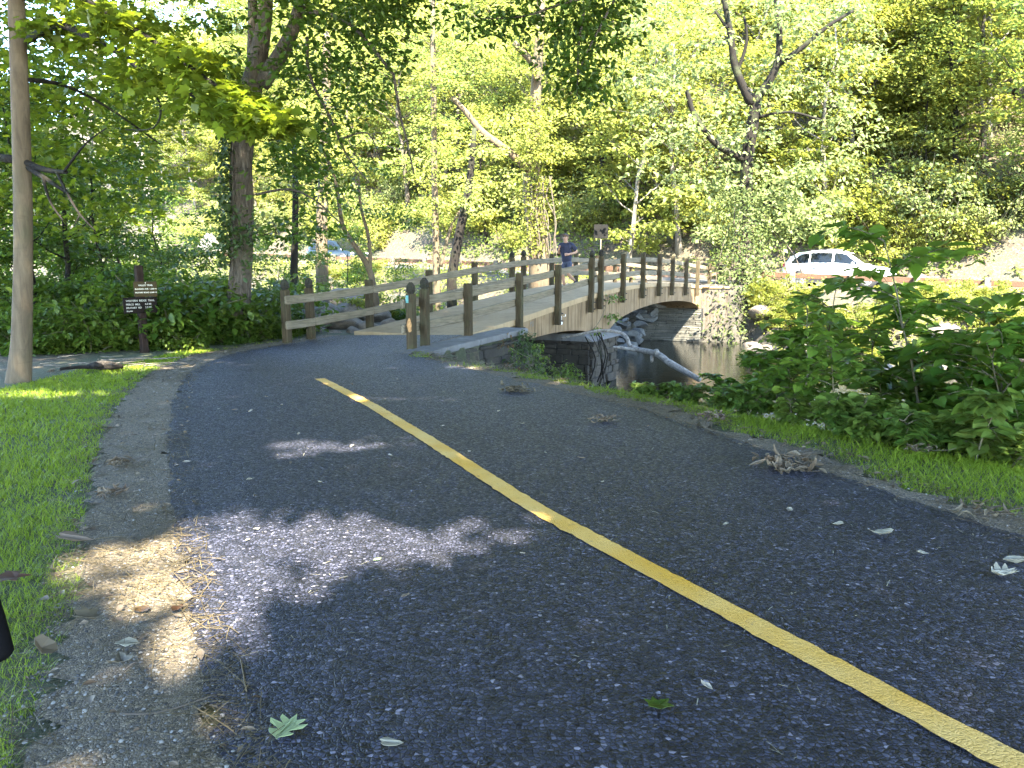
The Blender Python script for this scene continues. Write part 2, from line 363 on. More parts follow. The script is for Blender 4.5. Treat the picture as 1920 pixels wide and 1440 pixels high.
# stone
def stone(name, stops, sc=3.0, st=.8):
    m, nt, b = mat(name); v = coords(nt); g = nd(nt, 'ShaderNodeNewGeometry'); oi = nd(nt, 'ShaderNodeObjectInfo')
    f = noise(nt, v, sc, 9, .68)
    c = ramp(nt, f, stops)
    k = math_(nt, 'ADD', math_(nt, 'MULTIPLY', g.outputs['Random Per Island'], .5), math_(nt, 'MULTIPLY', oi.outputs['Random'], .35))
    c = mix(nt, 1.0, c, ramp(nt, k, [(0, .62), (.9, 1.3)]), 'MULTIPLY')
    nt.links.new(c, b.inputs['Base Color']); b.inputs['Roughness'].default_value = .85
    bump(nt, noise(nt, v, sc * 5, 8, .7), b, st, .03); return m
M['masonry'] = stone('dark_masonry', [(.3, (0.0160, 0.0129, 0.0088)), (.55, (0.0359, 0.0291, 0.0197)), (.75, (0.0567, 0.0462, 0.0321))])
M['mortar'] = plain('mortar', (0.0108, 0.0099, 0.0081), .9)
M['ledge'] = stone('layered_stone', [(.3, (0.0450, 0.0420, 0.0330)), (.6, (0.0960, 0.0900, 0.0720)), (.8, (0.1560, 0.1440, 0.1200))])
M['riprap'] = stone('slate_grey_rock', [(.3, (0.0347, 0.0356, 0.0337)), (.55, (0.0743, 0.0758, 0.0733)), (.8, (0.1188, 0.1188, 0.1139))])
M['boulder'] = stone('tan_rock', [(.3, (0.0691, 0.0547, 0.0403)), (.55, (0.1325, 0.1094, 0.0864)), (.8, (0.2016, 0.1728, 0.1440))])
M['outcrop'] = stone('pale_rock', [(.3, (0.0660, 0.0570, 0.0450)), (.55, (0.1320, 0.1200, 0.0990)), (.8, (0.2160, 0.1980, 0.1740))])
M['curb'] = stone('sandstone', [(.3, (0.0960, 0.0528, 0.0312)), (.55, (0.1728, 0.1008, 0.0624)), (.8, (0.2400, 0.1680, 0.1200))])
M['farwing'] = concrete('sunlit_render', (0.0837, 0.0726, 0.0586), (0.1172, 0.1032, 0.0865), .7, (0.0446, 0.0307, 0.0209))
# water
m, nt, b = mat('creek_water'); v = coords(nt)
f = noise(nt, coords(nt, (1, 1.8, 1)), 3.0, 4, .5)
at_ = nd(nt, 'ShaderNodeAttribute', attribute_name='pale_water'); riff = at_.outputs['Fac']
f2 = noise(nt, v, 9, 6, .7)
pale_water = math_(nt, 'MULTIPLY', riff, ramp(nt, noise(nt, coords(nt, (2.2, 6, 1), .4), 1.2, 7, .7), [(.42, 0), (.62, 1)]))  # broken pale streaks mixed into the water colour inside the masked area
nt.links.new(mix(nt, pale_water, (.010, .012, .007), (.3, .31, .32)), b.inputs['Base Color'])
nt.links.new(math_(nt, 'ADD', math_(nt, 'MULTIPLY', pale_water, .5), .05), b.inputs['Roughness'])
b.inputs['IOR'].default_value = 1.33; b.inputs['Specular IOR Level'].default_value = .6
bump(nt, math_(nt, 'ADD', math_(nt, 'MULTIPLY', f, .35), math_(nt, 'MULTIPLY', math_(nt, 'MULTIPLY', riff, f2), 3.0)), b, .35, .06); M['water'] = m
# sign, person, cars
M['sign_brown'] = plain('brown_sign_paint', spec=.15, c=(0.0372, 0.0252, 0.0084), rough=.7)
M['sign_dark'] = plain('dark_brown_wood', spec=.1, c=(0.0090, 0.0063, 0.0049), rough=.8, n=.3, nscale=14)
M['letter'] = plain('cream_lettering', (0.4960, 0.4640, 0.3680), .6)
M['letter_dim'] = plain('routed_lettering', (.34, .32, .27), .7)
M['signpost'] = timber('signpost_timber', (0.0060, 0.0036, 0.0030), (0.0165, 0.0090, 0.0066), (0.0300, 0.0180, 0.0135), (40, 40, 3), 0, .1)
M['skin'] = plain('skin', (0.3450, 0.2025, 0.1425), .5, n=.08)
M['hair'] = plain('brown_hair', (.06, .035, .02), .6, n=.4, nscale=60)
M['navy'] = plain('navy_shirt', (0.0077, 0.0109, 0.0341), .8, n=.3, nscale=14)
M['shorts'] = plain('slate_shorts', (0.0280, 0.0364, 0.0672), .8, n=.3, nscale=18)
M['shoe'] = plain('navy_shoe', (.012, .016, .045), .6)
M['sole'] = plain('white_sole', (.6, .6, .62), .6)
M['dark'] = plain('dark_feature', (.02, .014, .012), .5)
M['lip'] = plain('lips', (.3, .12, .1), .5)
M['black'] = plain('black_rubber', (.004, .004, .0045), .75, spec=.04)
def paint(name, c):
    m, nt, b = mat(name); v = coords(nt)
    nt.links.new(ramp(nt, noise(nt, v, 5, 4), [(.3, tuple(x * .94 for x in c)), (.7, c)]), b.inputs['Base Color'])
    b.inputs['Roughness'].default_value = .28; b.inputs['Coat Weight'].default_value = .3; b.inputs['Coat Roughness'].default_value = .06; return m
M['white_car'] = paint('white_car_paint', (.72, .74, .76)); M['green_car'] = paint('dark_teal_car_paint', (0.0036, 0.0072, 0.0075))
M['glass'] = plain('car_glass', (.006, .008, .009), .12, spec=.3); M['tyre'] = plain('tyre_rubber', (.02, .02, .02), .8)
M['alloy'] = plain('alloy_rim', (.55, .55, .56), .3, .8); M['redlamp'] = plain('red_lamp', (.35, .02, .02), .25); M['lamp'] = plain('clear_lamp', (.7, .72, .74), .2)
M['trim'] = plain('black_trim', (.02, .02, .022), .5); M['metal_grey'] = plain('dull_sheet_metal', (0.0065, 0.0064, 0.0059), .7, 0, spec=.1, n=.3)

# ------------------------------------------------------------------ terrain
def sstep(a, b, x):
    t = np.clip((x - a) / (b - a), 0, 1); return t * t * (3 - 2 * t)
def vnoise(x, y, f, seed):
    r = np.random.default_rng(seed); o = 0
    for i in range(4):
        a, b, c = r.uniform(-1, 1, 3); k = f * (1.7 ** i); n = math.hypot(a, b) + 1e-6
        o = o + np.sin((x * a + y * b) / n * k + c * 9 + 1.3 * np.sin((x * b - y * a) / n * k * .7 + c * 5)) / (1.6 ** i)
    return o / 2.2
W_T = [-60, -40, -20, -8.2, -6.2, -3.1, -1.8, -.75, -.55, 2.6, 3.3, 8, 15, 60]
S_T = [-33, -22, -11.5, -5.0, -3.9, -2.0, -1.4, -.7, 3.4, 3.6, 6.6, 5.0, 3.5, 6]
def s_edge(w): return np.interp(w, W_T, S_T)
def road_c(w): return 29.4 + .15 * w
def road_z(w): return .46 + .033 * np.clip(w + 5, -8, 60)
WATER_Z = -1.9
def far_toe(w): return np.interp(w, [-60, -14, -8, -3.2, -1.6, 6, 9, 30, 60], [14, 15.5, 17.5, 21.0, 23.3, 23.2, 19, 20, 22])
def height(x, y):
    x = np.asarray(x, float); y = np.asarray(y, float)
    s, w = sw(x, y); se = s_edge(w); rc = road_c(w); rz = road_z(w)
    n1 = vnoise(x, y, 1.1, 3); n2 = vnoise(x, y, .25, 4)
    lawn = -.012 + 0.0 * s
    left = sstep(6.5, 12, w) * (.06 + .07 * n2 + .05 * n1)                       # forest floor on the left
    z = lawn + left
    drop = sstep(0, 1, (s - se) / np.interp(w, [-6, -2.2], [6.0, 3.2])) * (2.45 + .15 * n1)
    z = z - drop
    toe = far_toe(w); top = rc - 4.3
    rise = np.clip((s - toe) / np.minimum(np.maximum(top - toe, .5), np.where((w > -1.7) & (w < 6), .6, 99)), 0, 1)
    bedz = -2.45 + .15 * n1
    zf = bedz + (rz - bedz) * sstep(0, 1, rise) * 1.0
    z = np.where(s > toe, np.maximum(zf, bedz), z)
    z = np.where(s > rc - 4.3, rz - .02, z)
    hd = np.clip(s - (rc + 4.6), 0, None)
    hill = hd * .86 + 1.1 * sstep(0, 1.6, hd) + .9 * n2 * sstep(1, 9, hd) + .15 * n1 * sstep(0, 3, hd)
    hill = np.minimum(hill, 40 + hd * .12)
    return z + np.where(hd > 0, hill, 0)
def H(x, y): return float(height(np.array([x]), np.array([y]))[0])
def axis(lo, hi, c0, c1, fine, coarse):
    a = [c0]; st = fine
    while a[-1] < hi: a.append(a[-1] + st); st = fine if a[-1] < c1 else min(coarse, st * 1.09)
    b = [c0]; st = fine
    while b[-1] > lo: b.append(b[-1] - st); st = min(coarse, st * 1.09)
    return np.array(sorted(set(b + a)))
gx = axis(-95, 105, -7, 9, .22, 2.5); gy = axis(-40, 135, 2, 38, .22, 2.5)
X, Y = np.meshgrid(gx, gy); Zt = height(X, Y)
def grid_mesh(name, X, Y, Z, m):
    ny, nx = X.shape; V = np.stack([X, Y, Z], -1).reshape(-1, 3)
    i = (np.arange(ny - 1)[:, None] * nx + np.arange(nx - 1)[None, :]).ravel()
    me = bpy.data.meshes.new(name); me.vertices.add(len(V)); me.vertices.foreach_set('co', V.astype(np.float32).ravel())
    lo = np.stack([i, i + 1, i + 1 + nx, i + nx], 1).ravel().astype(np.int32)
    me.loops.add(len(lo)); me.loops.foreach_set('vertex_index', lo); k = len(i); me.polygons.add(k)
    me.polygons.foreach_set('loop_start', (np.arange(k) * 4).astype(np.int32)); me.polygons.foreach_set('loop_total', np.full(k, 4, np.int32))
    me.polygons.foreach_set('use_smooth', np.ones(k, bool)); me.materials.append(m); me.update(calc_edges=True); return me
me = grid_mesh('ground', X, Y, Zt, M['ground'])
S_, W_ = sw(X, Y); se = s_edge(W_)
ground_me = me
tag(link('ground', me), kind='structure')

# --- trail, shoulder, centre line
def smooth_line(pts, n=60):
    pts = np.asarray(pts, float); d = np.r_[0, np.cumsum(np.linalg.norm(np.diff(pts, axis=0), axis=1))]
    t = np.linspace(0, d[-1], n); P = np.stack([np.interp(t, d, pts[:, k]) for k in range(2)], 1)
    for _ in range(6): P[1:-1] = .25 * P[:-2] + .5 * P[1:-1] + .25 * P[2:]
    return P
def PX(l): return [tuple(gz(px, py)[:2]) for px, py in l]
L_in = [(2.6, -7), (1.2, -2.5), (.25, .3)] + PX([(425, 1440), (362, 1200), (330, 1000), (316, 850), (322, 760), (352, 700), (420, 668), (475, 655)]) + [tuple(B(-.05, 2.45, 0)[:2]), tuple(B(1.2, 2.42, 0)[:2])]
R_in = [(7.5, -7), (5.2, -1), (3.6, 2.2)] + PX([(1920, 1012), (1600, 903), (1400, 832), (1200, 766), (1000, 720), (870, 690), (800, 672)]) + [tuple(B(-.35, -.02, 0)[:2]), tuple(B(2.0, .0, 0)[:2])]
Ledge = smooth_line(L_in, 260); Redge = smooth_line(R_in, 260)
def deckz(s):
    return np.interp(s, DK_S, DK_Z)
ks = np.array([-.6, 0, 2, 4.3, 6.5, 9.2, 11.7, 14, 17, 20, 22, 24.5, 27]); kz = np.array([.0, .0, .07, .26, .47, .65, .76, .82, .82, .73, .62, .53, .48])
pf = np.polyfit(ks, kz, 5); DK_S = np.linspace(0, 27, 109); DK_Z = np.polyval(pf, DK_S)
def pathz(x, y):
    s, w = sw(x, y)
    return .006 + np.where((s > 0) & (w > -.4) & (w < 2.8), np.interp(s, [0, .6, 2.4], [0, .02, .105]), 0)
def strip(name, Lp, Rp, nx, zf, m, jit=0.0, seed=0):
    rg = np.random.default_rng(seed); n = len(Lp); t = np.linspace(0, 1, nx)[None, :, None]
    P = Lp[:, None, :] * (1 - t) + Rp[:, None, :] * t
    if jit:
        for c, sgn in (((0, 1), (-1, -1)) if jit < .08 else ((-1, -1),)): P[:, c, :] += (rg.normal(0, jit, (n, 1)) * np.array([[1.0, .4]]))
    Xs, Ys = P[..., 0], P[..., 1]
    return grid_mesh(name, Xs, Ys, zf(Xs, Ys), m)
tag(link('path', strip('path', Ledge, Redge, 24, lambda x, y: pathz(x, y) + .004, M['asphalt'], .018, 1)), kind='structure')
def offset_line(P, d):
    t = np.gradient(P, axis=0); t /= np.linalg.norm(t, axis=1, keepdims=True); n = np.stack([-t[:, 1], t[:, 0]], 1)
    return P + n * np.asarray(d).reshape(-1, 1)
zone = np.zeros((X.size, 4), np.float32); zone[:, 3] = 1
zone[:, 0] = (sstep(.3, -.3, S_ - se) * sstep(9, 6, W_ + .25 * np.clip(-S_, 0, 20))).ravel()
dl_ = np.full(X.shape, 1e9)
for q in Ledge[::4]: dl_ = np.minimum(dl_, np.hypot(X - q[0], Y - q[1]))
zone[:, 0] *= np.where((W_ < 2.6) & (S_ > -16) & (X > -1.5), 1, sstep(2.5, 1.9, dl_)).ravel()
zone[:, 1] = (sstep(1.2, 2.6, S_ - se) * sstep(2.5, .5, S_ - far_toe(W_) - 1)).ravel()
hd = S_ - road_c(W_) - 4.6
bare = np.exp(-(((X - 30) / 5.5) ** 2 + ((Y - 43) / 5) ** 2)) * .75
zone[:, 2] = (np.clip(bare, 0, 1) * sstep(-.3, .3, hd)).ravel()
ca = ground_me.color_attributes.new('zone', 'FLOAT_COLOR', 'POINT'); ca.data.foreach_set('color', zone.ravel())
# gravel on the left: pixel outline of its outer side
G_out = smooth_line([(1.6, -7), (.3, -2.5), (-.6, .3)] + PX([(10, 1440), (120, 1230), (150, 1080), (160, 960), (182, 850), (215, 770), (270, 705), (350, 668), (425, 655)]) + [tuple(B(-.1, 3.0, 0)[:2]), tuple(B(1.2, 2.9, 0)[:2])], 260)
tag(link('gravel_shoulder', strip('gravel_shoulder', G_out, Ledge + np.array([.06, 0]), 6, lambda x, y: pathz(x, y) - .001, M['gravel'], .04, 2)), kind='structure')
gw = .26 + .08 * np.sin(np.arange(260) * .31) + .06 * np.sin(np.arange(260) * .83)
gw *= np.r_[np.ones(200), np.linspace(1, .8, 60)]
R_out = offset_line(Redge, -gw)
tag(link('gravel_verge', strip('gravel_verge', Redge - np.array([.08, .08]), R_out, 6, lambda x, y: pathz(x, y) - .001, M['gravel'], .09, 3)), kind='structure')
Y_c = smooth_line([(4.6, -2.5), (2.6, .6)] + PX([(1885, 1432), (1420, 1180), (1005, 958), (820, 838), (700, 764), (598, 711)]), 300)[:-1]
yl = offset_line(Y_c, .063); yr = offset_line(Y_c, -.063)
tag(link('yellow_line', strip('yellow_line', yl, yr, 3, lambda x, y: pathz(x, y) + .009, M['yellow'], .003, 4)), kind='structure')

# --- far road, creek water
ww = np.linspace(-45, 75, 90)
def road_strip():
    P = np.stack([A0[0] + road_c(ww)[:, None] * U2[0] + ww[:, None] * N2[0] + np.linspace(-3.5, 3.7, 6)[None, :] * U2[0],
                  A0[1] + road_c(ww)[:, None] * U2[1] + ww[:, None] * N2[1] + np.linspace(-3.5, 3.7, 6)[None, :] * U2[1]], -1)
    return grid_mesh('road', P[..., 0], P[..., 1], np.repeat(road_z(ww)[:, None], 6, 1) + .012, M['road'])
tag(link('road', road_strip()), kind='structure')
p0, p1 = B(25.0, 2.7, 0), B(25.0, -.4, 0)
ap = MB(); zs = .5
ap.add([B(23.3, -.25, zs + .01), B(23.3, 2.75, zs + .01), B(26.6, 4.2, zs + .03), B(26.6, -1.4, zs + .03)], [(0, 3, 2, 1)])
tag(ap.build('path_apron', M['deck']), kind='structure')
xs_, ys_ = np.meshgrid(np.linspace(-70, 60, 131), np.linspace(-30, 90, 121))
me = grid_mesh('creek_water', xs_, ys_, np.full_like(xs_, WATER_Z), M['water'])
fo = np.exp(-(((xs_ - 8.6) / 3.4) ** 2 + ((ys_ - 15.5) / 3.6) ** 2)) * 1.5
fa = me.attributes.new('pale_water', 'FLOAT', 'POINT'); fa.data.foreach_set('value', np.clip(fo, 0, 1).astype(np.float32).ravel())
tag(link('creek_water', me), kind='structure')
#@@PART2@@
# ------------------------------------------------------------------ footbridge
def masonry(mb, O, a, L, z0, z1, n, depth=.12, seed=0, hmin=.13, hmax=.26, wmin=.22, wmax=.62, thick=.3):
    """coursed rubble facing on a mortar core; stones project along n"""
    rg = np.random.default_rng(seed); O, a, n = (np.asarray(q, float) for q in (O, a, n))
    mb.mi = 1
    mb.obox(O + a * L / 2 - n * thick / 2 + Z3 * (z0 + z1) / 2 - Z3 * O[2], a * (L / 2 - .01), n * thick / 2, Z3 * ((z1 - z0) / 2 - .005))
    mb.mi = 0; z = z0
    while z < z1 - .03:
        h = min(rg.uniform(hmin, hmax), z1 - z)
        if z1 - z - h < .06: h = z1 - z
        x = -rg.uniform(0, wmin)
        while x < L:
            w = rg.uniform(wmin, wmax); xa, xb = max(0, x), min(L, x + w)
            if xb - xa > .04:
                d = depth * rg.uniform(.3, 1.0)
                c = O + a * (xa + xb) / 2 + n * (d / 2 - .02) + Z3 * (z + h / 2 - O[2])
                t = rg.normal(0, .02, 3)
                mb.cbox(c, a * ((xb - xa) / 2 - .008) + Z3 * t[0] * .3, n * (d / 2 + .02), Z3 * (h / 2 - .008) + n * t[1] * .4, .02)
            x += w
        z += h
bridge = thing('footbridge', 'arched concrete footbridge on stone pier carrying the trail over the creek', 'footbridge', B(3.4, 1.2, 0))
S0, S1, WL = 3.4, 23.4, 2.5
def intr(s):
    for a, b_, zc, rise in ((3.9, 9.0, -.42, .2), (11.0, 23.0, -.42, .53)):
        if a <= s <= b_:
            q = (s - (a + b_) / 2) / ((b_ - a) / 2); return zc + rise * max(0, 1 - q * q) ** .58
    return -.425
mb = MB(); ss = np.linspace(1.9, 24.6, 100); vs = []
for s in ss:
    z = float(deckz(s))
    vs += [B(s, -.03, z), B(s, WL + .03, z), B(s, WL + .03, z - .13), B(s, -.03, z - .13)]
fs = []
for i in range(len(ss) - 1):
    for j in range(4): fs.append((i * 4 + j, (i + 1) * 4 + j, (i + 1) * 4 + (j + 1) % 4, i * 4 + (j + 1) % 4))
fs += [(0, 1, 2, 3), tuple(len(vs) - 4 + k for k in (3, 2, 1, 0))]
mb.add(vs, fs); mb.build('deck', M['deck'], bridge)
for a, b_ in ((S0 + .12, 10.0), (10.0, S1)):
    mb = MB(); ss = np.unique(np.r_[np.linspace(a, b_, 90)]); vs = []
    for s in ss:
        z = float(deckz(s)) - .135; zb = intr(s)
        vs += [B(s, .012, z), B(s, WL - .012, z), B(s, WL - .012, zb), B(s, .012, zb)]
    fs = []
    for i in range(len(ss) - 1):
        for j in range(4): fs.append((i * 4 + j, (i + 1) * 4 + j, (i + 1) * 4 + (j + 1) % 4, i * 4 + (j + 1) % 4))
    fs += [(0, 1, 2, 3), tuple(len(vs) - 4 + k for k in (3, 2, 1, 0))]
    mb.add(vs, fs); mb.build('arch_span', M['fascia'], bridge)
# pier with sloping cap
mb = MB()
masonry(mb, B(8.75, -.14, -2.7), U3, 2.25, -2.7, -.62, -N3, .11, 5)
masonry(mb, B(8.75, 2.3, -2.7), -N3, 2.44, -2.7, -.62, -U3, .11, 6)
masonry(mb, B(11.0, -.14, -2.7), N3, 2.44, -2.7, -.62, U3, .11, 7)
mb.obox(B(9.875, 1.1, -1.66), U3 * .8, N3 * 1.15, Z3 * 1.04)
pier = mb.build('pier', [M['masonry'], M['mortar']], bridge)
mb = MB()
mb.add([B(8.66, -.28, -.62), B(11.09, -.28, -.62), B(11.09, 2.55, -.62), B(8.66, 2.55, -.62), B(8.75, .06, -.43), B(11.0, .06, -.43), B(11.0, 2.45, -.43), B(8.75, 2.45, -.43)],
       [(0, 3, 2, 1), (4, 5, 6, 7), (0, 1, 5, 4), (1, 2, 6, 5), (2, 3, 7, 6), (3, 0, 4, 7)])
mb.build('pier_cap', M['wing'], pier)
mb = MB()
mb.obox(B(2.9, 1.25, -1.5), U3 * .78, N3 * 1.16, Z3 * 1.38)
mb.mi = 0
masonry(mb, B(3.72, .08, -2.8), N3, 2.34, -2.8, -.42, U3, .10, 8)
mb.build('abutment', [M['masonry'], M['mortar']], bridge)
mb = MB(); mb.obox(B(3.74, .02, -1.66), U3 * .12, N3 * .1, Z3 * 1.22); mb.build('abutment_quoin', M['wing'], bridge)
# far abutment: dark layered stone wall, then bright rendered wing
mb = MB()
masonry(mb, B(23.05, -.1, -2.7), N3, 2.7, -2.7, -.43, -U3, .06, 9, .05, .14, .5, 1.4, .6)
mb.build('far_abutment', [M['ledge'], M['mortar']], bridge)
# painted marks on the side of the bridge
def text_mesh(body, size, name, parent, mt, O, ax, up, align='LEFT', ext=.0015, bold=0.0):
    cu = bpy.data.curves.new(name, 'FONT'); cu.body = body; cu.size = size; cu.align_x = align; cu.extrude = ext; cu.offset = bold; cu.resolution_u = 3
    o = bpy.data.objects.new(name, cu); COL.objects.link(o)
    me = bpy.data.meshes.new_from_object(o.evaluated_get(bpy.context.evaluated_depsgraph_get())); bpy.data.objects.remove(o)
    ax = np.asarray(ax, float) / np.linalg.norm(ax); up = np.asarray(up, float); up = up - ax * (up @ ax); up /= np.linalg.norm(up); n = np.cross(ax, up)
    n_ = len(me.vertices); co = np.zeros(n_ * 3); me.vertices.foreach_get('co', co); co = co.reshape(-1, 3)
    O = np.asarray(O, float) - (np.array(wloc(parent)) if parent is not None else 0)
    me.vertices.foreach_set('co', (O + co[:, :1] * ax + co[:, 1:2] * up + co[:, 2:3] * n).ravel()); me.materials.clear(); me.materials.append(mt); me.update()
    return link(name, me, parent)
text_mesh('PSI', .17, 'painted_mark', bridge, M['mark'], B(5.12, .0105, .03), U3, Z3 + U3 * .05, bold=.001)
mb = MB(); rg = np.random.default_rng(3)
for cx, cz, r in ((7.02, .12, .055), (7.0, .05, .045), (7.06, -.01, .05), (7.3, .17, .03), (7.2, .15, .018)):
    mb = MB(); k = 9; mb.add([B(cx + r * rg.uniform(.5, 1.1) * math.cos(6.283 * i / k), .009, cz + 1.3 * r * rg.uniform(.5, 1.1) * math.sin(6.283 * i / k)) for i in range(k)], [tuple(range(k))]); mb.build('white_splash', M['white_mark'], bridge)

# wing walls
wing = thing('wing_wall', 'low stone wing wall with grey capping beside the right-hand bridge rail', 'wall', B(1.0, -.4, 0))
mb = MB(); masonry(mb, B(-.9, -.58, -1.6), U3, 4.5, -1.6, -.07, -N3, .06, 12, .1, .2)
mb.mi = 1; mb.obox(B(1.35, -.34, -.85), U3 * 2.25, N3 * .2, Z3 * .77); mb.build('wall_body', [M['masonry'], M['mortar']], wing)
mb = MB(); cs = [-1.0, .3, 1.5, 2.6, 3.62]
for i in range(4):
    a, b_ = cs[i] + .008, cs[i + 1] - .008
    za, zb = [np.interp(q, [-1, 0, 3.6], [-.03, .02, .12]) for q in (a, b_)]
    c = (B(a, -.37, za) + B(b_, -.37, zb)) / 2 - Z3 * .04
    mb.cbox(c, (B(b_, -.37, zb) - B(a, -.37, za)) / 2, N3 * .27, Z3 * .055, .02)
mb.build('capping', M['wing'], wing)
fw = thing('rendered_wing_wall', 'bright sunlit rendered wing wall at the far right end of the bridge', 'wall', B(24, -.5, 0))
mb = MB(); mb.obox(B(23.75, -.52, -1.05), U3 * .25, N3 * .6, Z3 * 1.5); mb.build('wall_body', M['farwing'], fw)
mb = MB(); mb.cbox(B(23.75, -.52, .49), U3 * .3, N3 * .65, Z3 * .05, .02); mb.build('capping', M['deck'], fw)
fl = thing('layered_bank_wall', 'dark layered stone wall along the far bank left of the bridge', 'wall', B(22.5, 5, -1))
mb = MB(); masonry(mb, B(22.9, 2.75, -2.7), N3, 3.6, -2.7, -.6, -U3, .12, 14, .06, .16, .5, 1.5, .5); mb.build('wall_body', [M['ledge'], M['mortar']], fl)

# ------------------------------------------------------------------ railings
PW = .068
def post(parent, s, w, z0, z1, finial, out, sc=1.0, bolts=False, lean=0.0):
    """square timber post; out = +1/-1 side of the deck it is bolted to"""
    rg = np.random.default_rng(int(s * 100) + 7)
    h = PW * sc; top = z1 - (.19 if finial else 0)
    p0, p1 = B(s, w, z0), B(s + lean + rg.normal(0, .012), w, top)
    mb = MB(); mb.cbox((p0 + p1) / 2, U3 * h, N3 * h, (p1 - p0) / 2, .012); po = mb.build('post', M['post'], parent)
    if finial:
        m2 = MB(); c = p1
        for z, hh, q in ((.012, .05, .014), (.042, .066, .02), (.095, .06, .04)):
            m2.cbox(c + Z3 * z, U3 * hh * sc, N3 * hh * sc, Z3 * q, .014)
        k = .052 * sc; zt = .13
        m2.add([c + U3 * k * i + N3 * k * j + Z3 * zt for i, j in ((-1, -1), (1, -1), (1, 1), (-1, 1))] + [c + U3 * k * .35 * i + N3 * k * .35 * j + Z3 * (zt + .06) for i, j in ((-1, -1), (1, -1), (1, 1), (-1, 1))],
               [(0, 1, 5, 4), (1, 2, 6, 5), (2, 3, 7, 6), (3, 0, 4, 7), (4, 5, 6, 7)])
        m2.build('post_cap', M['cap'], po)
    if bolts:
        for dz in (.09, .27):
            m3 = MB(); c = B(s, w, z0 + dz)
            m3.obox(c + U3 * (h + .018), U3 * .018, N3 * .05, Z3 * .045)
            m3.tube([c + U3 * (h + .03) - N3 * .03, c + U3 * (h + .03) - N3 * .1], [.016, .016], 6)
            m3.build('bolt_bracket', M['iron'], po)
    return po
def rails(parent, knots, w, zs, z_of, h=.078, th=.026, ends=(.12, .12)):
    rg = np.random.default_rng(5)
    for dz in zs:
        for i in range(len(knots) - 1):
            a, b_ = knots[i], knots[i + 1]
            a2 = a - (ends[0] if i == 0 else -.004); b2 = b_ + (ends[1] if i == len(knots) - 2 else -.004)
            ww = w + (.0035 if i % 2 else 0)
            pa, pb = B(a2, ww, z_of(a2) + dz + rg.normal(0, .006)), B(b2, ww, z_of(b2) + dz + rg.normal(0, .006))
            mb = MB(); d = (pb - pa) / 2; up = np.cross(d, N3); up = up / np.linalg.norm(up); up = up if up[2] > 0 else -up
            mb.cbox((pa + pb) / 2, up * h, N3 * th, d, .014); mb.build('rail', M['rail'], parent)
right_rail = thing('wooden_railing', 'weathered two-rail timber railing on the right edge of the bridge, nearest the creek view', 'railing', B(0, -.06, 0))
RS = [0, .42, 1.98, 4.28, 6.5, 8.84, 9.62, 11.67, 13.8, 15.85, 17.7, 19.9, 22.0, 24.4, 27.0]
def zr(s): return float(deckz(np.clip(s, 0, 27)))
for i, s in enumerate(RS):
    fin = i in (0, 1, 5, 6)
    low = .02 if s < 2.2 else (.46 if s < 23.5 else .1)
    zg = zr(s)
    p = post(right_rail, s, -.115, zg - low - (.06 if s < 2.2 else 0), zg + (1.2 if fin else 1.0) - (.06 if i in (0,) else 0), fin, -1, 1.0, bolts=(2.2 < s < 23.5), lean=.02 if i in (5, 6) else 0)
    if i == 0:
        mb = MB(); mb.obox(B(-PW - .003, -.085, .86), U3 * .003, N3 * .026, Z3 * .062); mb.build('trail_blaze', M['teal'], p)
        mb = MB(); rg = np.random.default_rng(9); k = 11
        ring = [B(-PW - .004, -.115 + .058 * math.cos(6.283 * q / k) * rg.uniform(.6, 1.05) - .01, .42 + .12 * math.sin(6.283 * q / k) * rg.uniform(.6, 1.1)) for q in range(k)]
        mb.add(ring + [B(-PW - .012, -.12, .43)], [(q, (q + 1) % k, k) for q in range(k)]); mb.build('rotten_patch', M['rot'], p)
        for z in (.76, .41): mb = MB(); mb.tube([B(-.02, -.04, z), B(-.02, .03, z)], [.034, .03], 8); mb.tube([B(-.02, .02, z), B(-.02, .075, z)], [.016, .016], 6); mb.build('bolt', M['iron'], p)
rails(right_rail, [0] + RS[2:6] + RS[6:], -.012, (.36, .79), zr)
left_rail = thing('wooden_railing', 'weathered two-rail timber railing on the left edge of the bridge, behind the runner', 'railing', B(0, 2.6, 0))
LS = [.02, .68, 2.57, 4.98, 7.3, 9.6, 10.4, 12.6, 14.8, 17.0, 19.2, 21.4, 23.6, 26.0]
for i, s in enumerate(LS):
    fin = i in (0, 1, 5, 6); zg = zr(s)
    post(left_rail, s, 2.62, zg - (.06 if s < 3.3 else .46), zg + (1.17 if fin else 1.0), fin, 1)
rails(left_rail, LS[:6] + LS[6:], 2.52, (.34, .8), zr)

